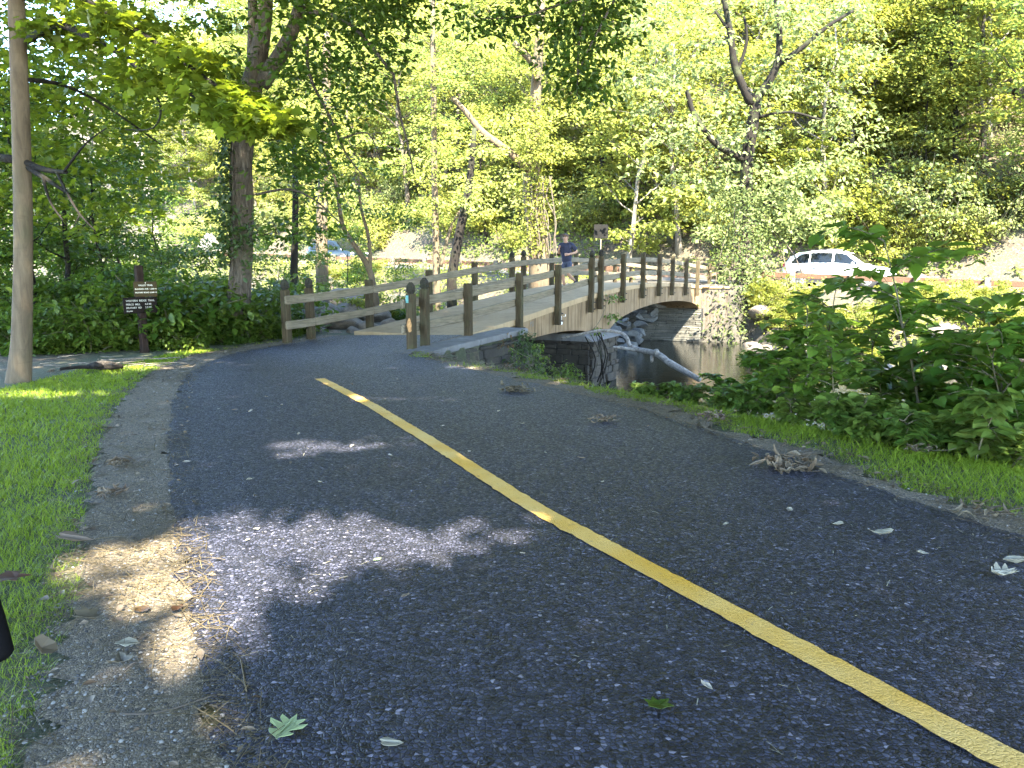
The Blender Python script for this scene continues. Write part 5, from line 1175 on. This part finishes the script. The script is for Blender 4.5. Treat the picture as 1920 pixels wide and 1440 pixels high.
lv.build('green_leaves', M['leaf_ivy'], iv, T_OVAL); l2.build('rusty_leaves', M['leaf_rust'], iv, T_OVAL)
wd = thing('weed', 'light green weed rooted on the bridge side above the pier', 'plant', B(9.4, -.1, 0)); lv = Leaves(65); mb = MB()
p = dense([B(9.2, -.05, -.35), B(9.45, -.16, -.1), B(9.8, -.2, .25), B(9.85, -.25, .5)]); mb.tube(p, np.linspace(.012, .005, len(p)), 5); mb.build('stem', M['stem'], wd)
for s, z in ((9.85, .55), (9.9, .45), (10.6, .55), (10.9, .5), (10.5, .05), (10.8, -.02), (10.3, .0), (9.3, -.3), (9.1, -.38), (10.6, -.1)): lv.spray(B(s, -.22, z), .17, 16, .1, .3, .5, .2)
lv.build('leaves', M['leaf_young'], wd, T_OVAL)
dp = thing('driftwood_snag', 'tangle of dry roots and twigs caught against the bridge pier', 'driftwood', B(8.7, -.4, -.8)); mb = MB()
for i in range(8):
    s = rg2.uniform(8.2, 8.9); p = dense([B(s, -.35 + rg2.normal(0, .08), -.45 + rg2.uniform(-.1, .1)), B(s + rg2.normal(0, .2), -.5 + rg2.normal(0, .1), -1.0), B(s + rg2.normal(0, .35), -.5 + rg2.normal(0, .12), -1.8 + rg2.uniform(-.1, .3))], 3); mb.tube(p, np.full(len(p), rg2.uniform(.006, .02)), 5)
mb.build('twigs', M['bark_dark'], dp)

# ------------------------------------------------------------------ grass, straw, stones, litter
def inpoly(x, y, poly):
    poly = np.asarray(poly); r = np.zeros(len(x), bool); j = len(poly) - 1
    for i in range(len(poly)):
        a, b_ = poly[i], poly[j]; c = ((a[1] > y) != (b_[1] > y)) & (x < (b_[0] - a[0]) * (y - a[1]) / (b_[1] - a[1] + 1e-12) + a[0]); r ^= c; j = i
    return r
def dist_line(x, y, L):
    d = np.full(len(x), 1e9)
    for i in range(0, len(L), 3): d = np.minimum(d, np.hypot(x - L[i, 0], y - L[i, 1]))
    return d
def scatter(poly, dens, d0, pw, seed):
    rg = np.random.default_rng(seed); poly = np.asarray(poly); lo, hi = poly.min(0), poly.max(0); n = int((hi[0] - lo[0]) * (hi[1] - lo[1]) * dens)
    x = rg.uniform(lo[0], hi[0], n); y = rg.uniform(lo[1], hi[1], n); d = np.hypot(x, y); k = rg.uniform(0, 1, n) < np.minimum(1, (d0 / d) ** pw)
    x, y = x[k], y[k]; k = inpoly(x, y, poly); x, y = x[k], y[k]; q = proj(np.stack([x, y, np.zeros(len(x))], 1)); k = (q[2] > .4) & (q[0] > -120) & (q[0] < 2040) & (q[1] < 1560)
    return x[k], y[k]
lawnL = list(map(tuple, offset_line(G_out, .0)[::6])) + [tuple(gz(420, 654)[:2])] + PX([(400, 655), (330, 661), (250, 678), (160, 690), (62, 716), (-20, 735), (-200, 760)]) + [(-7, 4), (-4, -3)]
ng = 420000
def blades(name, poly, dens, seed, hmin, hmax, edge, soft):
    rg = np.random.default_rng(seed); x, y = scatter(poly, dens, 2.6, 1.15, seed); d = np.hypot(x, y)
    e = dist_line(x, y, edge); pat = vnoise(x, y, 2.6, seed) + .5 * vnoise(x, y, 9, seed + 1)
    k = rg.uniform(0, 1, len(x)) < np.clip((e + soft * .2) / soft + .3 * pat, .0, 1) * np.clip(.92 + .35 * pat, .25, 1)
    x, y, d, pat = x[k], y[k], d[k], pat[k]; n = len(x)
    z = height(x, y); P = np.stack([x, y, z - .004], 1); a = rg.uniform(0, 6.28, n)
    Dv = np.stack([np.cos(a) * .42, np.sin(a) * .42, np.ones(n)], 1) + rg.normal(0, .16, (n, 3)); Nv = np.stack([-np.cos(a), -np.sin(a), np.full(n, .42)], 1)
    S = rg.uniform(hmin, hmax, n) * (1 + .25 * pat); W = np.maximum(.0022, .00085 * d) * rg.uniform(.7, 1.3, n) / S
    return tag(link(name, leaf_mesh(name, P, -Nv, Dv, S, T_BLADE, M['grass'], W)), kind='stuff')
blades('lawn_grass', lawnL, 9500, 71, .035, .075, G_out, .16)
bank = PX([(840, 686), (940, 692), (1050, 706), (1200, 740), (1400, 790), (1600, 838), (1920, 880), (2100, 910)])
bank_out = [(p[0] + .45, p[1] + .45) for p in bank]
lawnR = list(map(tuple, R_out[60:235:4])) + [tuple(B(-.9, -.65, 0)[:2])] + bank_out + [(5.2, 3.0), (4.8, 1.0)]
blades('verge_grass', lawnR, 8000, 72, .035, .08, R_out, .15)
# longer tufts on the bank lip
x, y = scatter([(p[0] - .12, p[1] - .12) for p in bank] + [(p[0] + .7, p[1] + .6) for p in bank[::-1]], 700, 5, 1, 73); n = len(x)
a = rg2.uniform(0, 6.28, n); Dv = np.stack([np.cos(a) * .5, np.sin(a) * .5, np.ones(n)], 1); Nv = np.stack([np.cos(a), np.sin(a), np.full(n, -.5)], 1)
tag(link('bank_grass', leaf_mesh('bank_grass', np.stack([x, y, height(x, y) - .01], 1), Nv, Dv, rg2.uniform(.07, .17, n), T_BLADE, M['grass'], .045)), kind='stuff')
def straws(name, poly, n, seed, lmin, lmax, m, z0=.012, dens=None):
    rg = np.random.default_rng(seed); x, y = scatter(poly, n, 2.4, .8, seed); k = vnoise(x, y, 2.2, seed) + .6 * rg.normal(0, 1, len(x)) > -.1; x, y = x[k], y[k]; n = len(x); a = rg.normal(.25, .9, n)
    Dv = np.stack([np.cos(a), np.sin(a), rg.normal(0, .07, n)], 1); Nv = np.array([0, 0, 1.0]) + rg.normal(0, .15, (n, 3)); S = lmin + (lmax - lmin) * rg.uniform(0, 1, n) ** 2.2; d = np.hypot(x, y)
    W = np.maximum(.0018, .0007 * d) * rg.uniform(.7, 1.5, n) / S
    V, fs = T_STRAW; V = V.copy(); V[:, 2] *= .0; T = (np.array([(-.5, -.5, 0), (0, -.5, .02), (.5, -.5, -.01), (.5, .5, -.01), (0, .5, .02), (-.5, .5, 0)]), [(0, 1, 4, 5), (1, 2, 3, 4)])
    return tag(link(name, leaf_mesh(name, np.stack([x, y, pathz(x, y) + z0 * rg.uniform(.4, 1.6, n)], 1), Nv, Dv, S, T, M[m], W)), kind='stuff')
shL = list(map(tuple, offset_line(G_out, .16)[::6])) + list(map(tuple, (Ledge + np.array([.16, 0]))[::-6]))
shR = list(map(tuple, offset_line(Redge, .1)[50:235:4])) + list(map(tuple, offset_line(R_out, -.25)[50:235:4][::-1]))
straws('shoulder_straw', shL, 1900, 81, .015, .17, 'straw'); straws('verge_straw', shR, 2200, 82, .02, .2, 'straw')
nearL = [tuple(gz(px, py)[:2]) for px, py in [(-60, 1500), (520, 1500), (430, 1250), (380, 1100), (330, 960), (170, 960), (110, 1120), (60, 1300), (-60, 1380)]]
straws('loose_straw', nearL, 2200, 83, .02, .26, 'straw', .016)
straws('path_specks', list(map(tuple, Ledge[40:240:4])) + list(map(tuple, Redge[40:240:4][::-1])), 42, 84, .012, .07, 'scrap', .008)
def litter(name, poly, n, seed, smin, smax, m):
    rg = np.random.default_rng(seed); x, y = scatter(poly, n, 2.4, .7, seed); k = vnoise(x, y, 1.7, seed) + .7 * rg.normal(0, 1, len(x)) > 0; x, y = x[k], y[k]; n = len(x); a = rg.uniform(0, 6.28, n)
    me = leaf_mesh(name, np.stack([x, y, pathz(x, y) + rg.uniform(.006, .018, n)], 1), np.array([0, 0, 1.0]) + rg.normal(0, .3, (n, 3)), np.stack([np.cos(a), np.sin(a), rg.normal(0, .2, n)], 1), smin + (smax - smin) * rg.uniform(0, 1, n) ** 2, T_OVAL, M[m], rg.uniform(.5, 1.2, n))
    return tag(link(name, me), kind='stuff')
litter('shoulder_leaf_litter', shL, 190, 87, .012, .06, 'dry'); litter('verge_leaf_litter', shR, 260, 88, .012, .07, 'dry'); litter('lawn_leaf_litter', lawnL, 9, 89, .02, .06, 'dry')
def stones(name, poly, dens, seed, r0, r1):
    rg = np.random.default_rng(seed); x, y = scatter(poly, dens, 2.3, 1.5, seed); n = len(x)
    T = (np.array([(1, 0, 0), (.2, .9, 0), (-.9, .4, 0), (-.6, -.8, 0), (.6, -.8, 0), (.1, .1, .75)]) * .5, [(0, 1, 5), (1, 2, 5), (2, 3, 5), (3, 4, 5), (4, 0, 5)])
    a = rg.uniform(0, 6.28, n); Dv = np.stack([np.cos(a), np.sin(a), np.zeros(n)], 1); Nv = np.array([0, 0, 1.0]) + rg.normal(0, .2, (n, 3))
    return tag(link(name, leaf_mesh(name, np.stack([x, y, pathz(x, y) + .002], 1), Nv, Dv, r0 + (r1 - r0) * rg.uniform(0, 1, n) ** 3, T, M['stone_bit'])), kind='stuff')
m, nt, b = mat('stone_bit'); g = nd(nt, 'ShaderNodeNewGeometry'); nt.links.new(ramp(nt, g.outputs['Random Per Island'], [(0, (.03, .03, .03)), (.5, (.09, .085, .08)), (1, (.24, .23, .21))]), b.inputs['Base Color']); b.inputs['Roughness'].default_value = .85; M['stone_bit'] = m
stones('shoulder_stones', list(map(tuple, offset_line(G_out, .1)[::6])) + list(map(tuple, (Ledge + np.array([.07, 0]))[::-6])), 2600, 85, .006, .02); stones('verge_stones', shR, 2200, 86, .006, .02)

def flat_leaf(name, label, px, py, size, m, T, rz, curl=0.0, group=None, cat='leaf', z=None, tilt=(0, 0), width=1.0):
    g = gz(px, py, .01); t, fsx = T; V = t.copy() * size; V[:, 1] *= width; V[:, 0] -= size * .5
    rl = np.random.default_rng(int(px)); V[:, 2] += .38 * curl * (V[:, 0] ** 2 + V[:, 1] ** 2) / size + rl.normal(0, .035 * size, len(V)) * (curl > .5); V[:, :2] += rl.normal(0, .02 * size, (len(V), 2)); me = bpy.data.meshes.new(name); me.from_pydata(V.tolist(), [], fsx); me.materials.append(M[m])
    o = link(name, me); o.location = (g[0], g[1], (float(pathz(g[0], g[1])) if z is None else z) + .012); o.rotation_euler = (tilt[0], tilt[1], rz); sol = o.modifiers.new('Solidify', 'SOLIDIFY'); sol.thickness = .0012
    return tag(o, label, cat, group)
flat_leaf('oak_leaf', 'pale yellow-green lobed oak leaf lying face up on the asphalt', 538, 1368, .125, 'oakleaf', T_OAK, R(75), .1, width=1.15)
flat_leaf('maple_leaf', 'reddish brown maple leaf lying in the lawn at the left edge', 32, 1102, .12, 'brownleaf', T_MAPLE, .4, .4, z=.05)
flat_leaf('dead_leaf', 'dark grey curled dead leaf in the grass near the black grip', 82, 1238, .1, 'dry', T_OVAL, 1.2, 2.5, z=.045, tilt=(.7, .3), width=1.5)
flat_leaf('dead_leaf', 'broad pale tan dead leaf at the edge of the lawn and gravel', 142, 1024, .14, 'dry', T_HEART, .3, 1.6, z=.03, width=.95)
flat_leaf('dead_leaf', 'crumpled tan dead leaf on the straw beside the lawn', 178, 1168, .11, 'dry', T_MAPLE, .5, 2.2, z=.02)
flat_leaf('dead_leaf', 'silvery pale dead leaf on the gravel shoulder', 240, 1212, .085, 'scrap', T_OVAL, .3, 1.2, width=1.4)
flat_leaf('dead_leaf', 'light tan dead leaf just below the silvery one on the gravel', 228, 1242, .09, 'dry', T_MAPLE, 2.2, 1.6)
flat_leaf('dead_leaf', 'small brown dead leaf beside the gravel near the crumpled tan leaf', 265, 1148, .08, 'brownleaf', T_OVAL, 2.6, 1.5, width=1.2)
flat_leaf('dead_leaf', 'rust-brown small dead leaf at the asphalt edge', 333, 1146, .06, 'brownleaf', T_OVAL, 1.3, 2.0, width=1.3)
flat_leaf('green_leaf', 'dark green torn leaf lying on the asphalt right of centre', 1240, 1324, .08, 'leaf_mid', T_MAPLE, .8, 1.0)
flat_leaf('white_petal_leaf', 'small cream folded leaf on the asphalt at the bottom edge', 735, 1402, .06, 'scrap', T_HEART, .2, 2.5, width=.8)
flat_leaf('yellow_leaf', 'small yellow-green leaf on the sunlit asphalt patch', 708, 1052, .05, 'oakleaf', T_OVAL, .9, .6)
flat_leaf('bleached_leaf', 'large bleached curled leaf on the asphalt near the right verge', 1650, 1004, .11, 'scrap', T_HEART, 2.5, 2.2, width=.8)
flat_leaf('bleached_leaf', 'long bleached leaf at the far right of the asphalt, upper of two', 1905, 1055, .12, 'scrap', T_OVAL, 2.9, 2.0, width=.9)
flat_leaf('bleached_leaf', 'torn bleached leaf at the far right of the asphalt, lower of two', 1880, 1078, .13, 'scrap', T_OAK, .2, 1.8)
for i, (px, py, sz) in enumerate([(1090, 860, .07), (980, 796, .09), (830, 800, .06), (935, 772, .06), (660, 722, .09), (880, 848, .04), (1480, 958, .1), (1570, 985, .07), (1215, 800, .06), (1023, 850, .035), (500, 745, .05), (528, 760, .06), (440, 770, .09), (470, 772, .07), (410, 768, .05), (350, 868, .07), (478, 932, .06), (470, 900, .07), (660, 838, .08), (732, 855, .04), (1340, 1068, .04), (1730, 1040, .08), (1360, 985, .04), (560, 815, .06), (620, 772, .04), (870, 735, .04), (745, 712, .04), (1130, 905, .035), (545, 870, .05), (600, 905, .05), (465, 1015, .05), (480, 995, .05), (760, 1120, .06), (1325, 1290, .07), (980, 1040, .03)]):
    flat_leaf('leaf_scrap', 'small bleached leaf scrap lying on the dark asphalt', px, py, sz * .8, 'scrap' if i % 4 else 'dry', (T_OVAL, T_HEART, T_OVAL)[i % 3], i * 1.3, 1.5, 'leaf scraps scattered on the asphalt', width=.55 + .1 * (i % 4))
# heaps of curled dry leaves and twigs
def heap(label, px, py, size, n, seed, m='dry', z=None):
    g = gz(px, py, .01); rg = np.random.default_rng(seed); zz = float(pathz(g[0], g[1])) if z is None else z
    t = thing('dried_leaf_heap', label, 'dead leaves', (g[0], g[1], zz)); mb = MB(); c = np.array([g[0], g[1], zz])
    for i in range(n):
        a = rg.uniform(0, 6.28); q = c + np.array([rg.normal(0, size * .4), rg.normal(0, size * .28), rg.uniform(.008, .008 + size * .3)]); L = size * rg.uniform(.25, .55); d = np.array([math.cos(a), math.sin(a), rg.normal(0, .4)]); d /= np.linalg.norm(d)
        s_ = np.cross(d, Z3); s_ /= np.linalg.norm(s_); u_ = np.cross(s_, d); w = L * rg.uniform(.12, .24); cur = rg.uniform(-1, 1); vs = []
        for k in range(5):
            f = k / 4 - .5; wk = w * (1 - (2 * f) ** 2 * .75)
            for j in (-1, -.4, .4, 1): vs.append(q + d * L * f + s_ * wk * math.sin(j * 1.1) + u_ * (wk * (1 - math.cos(j * 1.5)) + cur * L * f * f * 1.6))
        mb.add(vs, [(k * 4 + j, k * 4 + j + 1, k * 4 + j + 5, k * 4 + j + 4) for k in range(4) for j in range(3)], True)
    mb.build('leaves', M[m], t); mb = MB()
    for i in range(max(3, n // 6)):
        a = rg.uniform(-.9, .9); L = size * rg.uniform(.6, 1.3); p0 = c + np.array([rg.normal(0, size * .3), rg.normal(0, size * .2), .012]); p1 = p0 + np.array([math.cos(a) * L, math.sin(a) * L, rg.uniform(0, size * .45)]); mb.tube([p0, (p0 + p1) / 2 + rg.normal(0, .1 * L, 3) * np.array([1, 1, .3]), p1], [.003, .0025, .0015], 5)
    mb.build('twigs', M['twig'], t)
heap('twiggy heap of curled dry leaves on the left gravel, farther of two', 222, 872, 0.149, 26, 91); heap('heap of curled grey dry leaves on the left gravel, nearer of two', 212, 928, 0.124, 24, 92)
heap('dark heap of leaf litter at the right asphalt edge close to the bridge', 965, 735, 0.211, 44, 93); heap('tangled heap of dry leaves on the right verge across from the line end', 1130, 790, 0.161, 30, 94)
heap('pale heap of dry leaves in the middle of the right grass strip', 1335, 792, 0.174, 30, 95, 'dry', .04); heap('long dark heap of leaf litter along the right asphalt edge', 1480, 880, 0.260, 46, 96); heap('small pale leaf heap in the right grass beside the thicket', 1722, 855, 0.136, 22, 97, 'dry', .04)
heap('little sunlit heap of dry leaves in front of the maple trunk', 96, 704, 0.124, 18, 98, 'dry', .04); heap('thin scatter of dry leaves near the right verge foreground', 1840, 968, 0.186, 16, 99)
mb = MB(); p = dense([gz(228, 1338, .02), gz(280, 1338, .016), gz(330, 1327, .02), gz(402, 1302, .022)], 5); mb.tube(p, np.linspace(.004, .0025, len(p)), 6, .2); tag(mb.build('twig', M['twig']), 'dark thin curved twig lying across the straw at the lower left', 'twig')
mb = MB(); mb.tube(dense([gz(452, 1238, .012), gz(456, 1262, .012), gz(462, 1296, .012)]), [.003] * 9, 6); tag(mb.build('straw_stalk', M['straw']), 'single pale upright straw stalk on the asphalt edge', 'straw')
mb = MB(); mb.tube(dense([gz(112, 692, .06), gz(150, 688, .07), gz(200, 689, .06), gz(228, 687, .05)]), np.linspace(.02, .035, 13), 8, .15); mb.tube([gz(165, 688, .06), gz(180, 684, .1), gz(192, 686, .09)], [.03, .035, .02], 8, .2); tag(mb.build('rotting_branch', M['bark_dark']), 'dark rotting branch lying along the back edge of the lawn', 'branch')
mb = MB(); mb.ellip(gz(196, 690, .02) + Z3 * .03, (.2, .09, .07), 12, 7); tag(mb.build('wood_chunk', M['bark_brown']), 'grey chunk of wood at the back of the lawn beside the rotting branch', 'log')
mb = MB(); rg = np.random.default_rng(19)
for i in range(26):
    g = gz(rg.uniform(60, 300), rg.uniform(668, 690), .03); a = rg.normal(0, .4); L = rg.uniform(.2, .7); d = np.array([math.cos(a), math.sin(a) * .6, .08]) * L; mb.tube([g, g + d * .5 + rg.normal(0, .02, 3), g + d], [.007, .006, .003], 5)
tag(mb.build('fallen_twigs', M['guardpost']), kind='stuff')

# ------------------------------------------------------------------ tall trees over and behind the viewpoint; their crowns shade the trail
def canopy():
    rg = np.random.default_rng(1234)
    homes = [(np.array([9.0, -5.0, 0]), 'tall tree arching over the trail from behind the viewpoint at right'), (np.array([-5.5, -9.0, 0]), 'tall tree arching over the trail from behind the viewpoint at left'), (np.array([15.0, 6.5, 0]), 'tall tree leaning over the creek from the right bank, out of frame')]
    # soft gaps through which the sun reaches the ground: centre and radii on the ground
    gaps = [(gz(590, 1010), 1.25, .52), (gz(430, 1055), .9, .58), (gz(375, 1135), .4, .28), (gz(310, 1250), .24, .15), (gz(250, 1035), .34, .2), (gz(400, 1180), .3, .22), (gz(430, 1330), .26, .13), (gz(250, 1130), .22, .12), (gz(620, 835), .95, .26), (gz(760, 880), .45, .14), (gz(560, 855), .5, .18),
            (gz(700, 748), 1.1, .18), (gz(1830, 1260), .2, .2), (gz(60, 740), .9, .4), (gz(250, 690), .8, .35), (gz(1060, 718), .5, .2), (gz(880, 690), .6, .3), (gz(1175, 725), .35, .2), (gz(350, 660), .7, .4), (gz(265, 1400), .26, .1)]
    cot = 1 / math.tan(SUN_EL); Ld = np.array([SUN_AZ[0] * cot, SUN_AZ[1] * cot, 1.0]) / 1.0
    for q in dense(polyat(mp2[1:]), 2): gaps.append((q - Ld * q[2], .34, .34))
    n = 420000
    g = np.stack([rg.uniform(-15, 13, n), rg.uniform(-3, 33, n), np.zeros(n)], 1)
    s, w = sw(g[:, 0], g[:, 1]); pr = np.ones(n)
    far = np.exp(-(np.clip(s - 14, 0, 99) / 3.2) ** 2); strip_ = ((w > -2.6) & (w < .9) & (s < 21.6)) * .93; pr *= np.maximum(far, strip_)                       # far end of the bridge is in the sun
    pr *= np.where(w < -6, np.exp(-((w + 6) / 5.0) ** 2 * sstep(4, 10, s)), 1)
    pr *= np.where((g[:, 0] > 3.6) & (g[:, 1] > 5.2) & (g[:, 1] < 11), .45 + .3 * np.sign(vnoise(g[:, 0], g[:, 1], 3.2, 39)), 1)
    pr *= np.where((g[:, 0] < -5) & (g[:, 1] > 8), .66 + .2 * np.sign(vnoise(g[:, 0], g[:, 1], .9, 31)), 1)   # dappled wood at left
    nz = .16 * vnoise(g[:, 0], g[:, 1], 3.2, 33) + .13 * vnoise(g[:, 0], g[:, 1], 9.0, 34) + rg.normal(0, .1, n)
    for c, a, b_ in gaps:
        q = np.hypot((g[:, 0] - c[0]) / a, (g[:, 1] - c[1]) / b_) + nz; pr *= sstep(.55, 1.25, q)
    mott = vnoise(g[:, 0], g[:, 1], 2.1, 35); pass
    keep = rg.uniform(0, 1, n) < pr; g = g[keep]; P = np.zeros_like(g); ok = np.zeros(len(g), bool)
    for t in range(7):
        i = np.where(~ok)[0]; h = rg.uniform(8.0, 13.5, len(i)) + t * .6; p = g[i] + h[:, None] * Ld[None, :]; px, py, dp = proj(p)
        vis = (dp > .2) & (px > -150) & (px < 2070) & (py > -120); P[i] = p; ok[i] = ~vis
    P = P[ok]; hid = np.argmin(np.stack([np.hypot(P[:, 0] - h[0][0], P[:, 1] - h[0][1]) for h in homes], 1), 1)
    for k, (hb, lab) in enumerate(homes):
        t = thing('canopy_tree', lab, 'tree', (hb[0], hb[1], H(hb[0], hb[1]))); Q = P[hid == k]; mb = MB(); top = np.array([hb[0], hb[1], 9.0]); tp = dense([hb - Z3 * .3, hb + np.array([.1, .05, 3]), hb + np.array([-.1, .1, 6.5]), top, top + np.array([.3, .4, 5])])
        mb.tube(tp, np.linspace(.42, .12, len(tp)), 12, .06); mb.build('trunk', M['bark_brown'], t); mb = MB()
        for j in range(26):
            e = Q[int(rg.integers(len(Q)))]; a = hb + Z3 * rg.uniform(5, 11); pt = dense([a, a * .6 + e * .4 + Z3 * .9, e])
            px, py, dp = proj(pt)
            if np.any((dp > .2) & (px > -60) & (px < 1980) & (py > -60) & (py < 1500)): continue
            mb.tube(pt, np.linspace(.09, .015, len(pt)), 6)
        mb.build('limbs', M['bark_brown'], t)
        lv = Leaves(200 + k); lv.cloud(Q, .27, .3)
        if k == 2:                                                  # the branch that hangs into the top of the picture
            o1 = [(1225, -90, 10.5), (1165, -20, 10.2), (1128, 45, 10), (1095, 110, 9.9), (1082, 150, 9.8)]; o2 = [(1165, -20, 10.2), (1060, 5, 10), (985, 30, 9.9), (905, 35, 9.8)]; o3 = [(1095, 20, 10.1), (1085, 90, 9.9), (1082, 180, 9.8)]
            mb = MB()
            for q in (o1, o2, o3): p = dense(polyat(q)); mb.tube(p, np.linspace(.022, .006, len(p)), 6)
            mb.build('hanging_branch', M['twig'], t); l3 = Leaves(77)
            for c, r_, n_ in along(71, o1, 34, .3, 22, .22) + along(72, o2, 26, .28, 18, .16) + along(73, o3, 22, .24, 18, .16) + box_sprays(74, 30, 850, 1190, -60, 50, 9.6, 11, .35, 24): l3.spray(c, r_, n_, .09, .35, .6, .5)
            l3.build('hanging_leaves', M['leaf_mid'], t, T_OVAL)
        lv.build('crown', M['leaf_mid'], t)
canopy()

# ------------------------------------------------------------------ light, sky, camera
w = bpy.data.worlds.new('World'); scene.world = w; w.use_nodes = True; nt = w.node_tree
sky = nt.nodes.new('ShaderNodeTexSky'); sky.sky_type = 'NISHITA'; sky.sun_disc = False; sky.sun_elevation = SUN_EL; sky.sun_rotation = math.atan2(SUN_AZ[0], SUN_AZ[1]); sky.air_density = 1.0; sky.dust_density = .2; sky.ozone_density = 2.2
bg = nt.nodes['Background']; bg.inputs['Strength'].default_value = .142; nt.links.new(sky.outputs[0], bg.inputs['Color'])
sl = bpy.data.lights.new('sun', 'SUN'); sl.energy = 4.0; sl.angle = R(.53); sl.color = (1, .92, .76); so = bpy.data.objects.new('sun', sl); COL.objects.link(so)
so.rotation_euler = Vector(tuple(SUN)).to_track_quat('Z', 'Y').to_euler(); so.location = (20, -30, 40)
cd = bpy.data.cameras.new('camera'); cam = bpy.data.objects.new('camera', cd); COL.objects.link(cam); cam.location = tuple(CAM); cam.rotation_euler = (math.pi / 2 - PITCH, 0, 0)
cd.sensor_width = 36; cd.lens = 36 * F / 1920; cd.clip_start = .02; cd.clip_end = 600; scene.camera = cam
scene.view_settings.view_transform = 'Standard'; scene.view_settings.look = 'None'; scene.view_settings.exposure = 4.05; scene.view_settings.gamma = 1; scene.view_settings.use_curve_mapping = False
scene.render.engine = 'CYCLES'; cy = scene.cycles
cy.max_bounces = 6; cy.diffuse_bounces = 4; cy.glossy_bounces = 3; cy.transmission_bounces = 4; cy.transparent_max_bounces = 4
cy.sample_clamp_indirect = 6; cy.use_adaptive_sampling = True; cy.adaptive_threshold = .01
cy.use_denoising = True; cy.denoiser = 'OPENIMAGEDENOISE'; cy.denoising_input_passes = 'RGB_ALBEDO_NORMAL'; cy.denoising_prefilter = 'NONE'
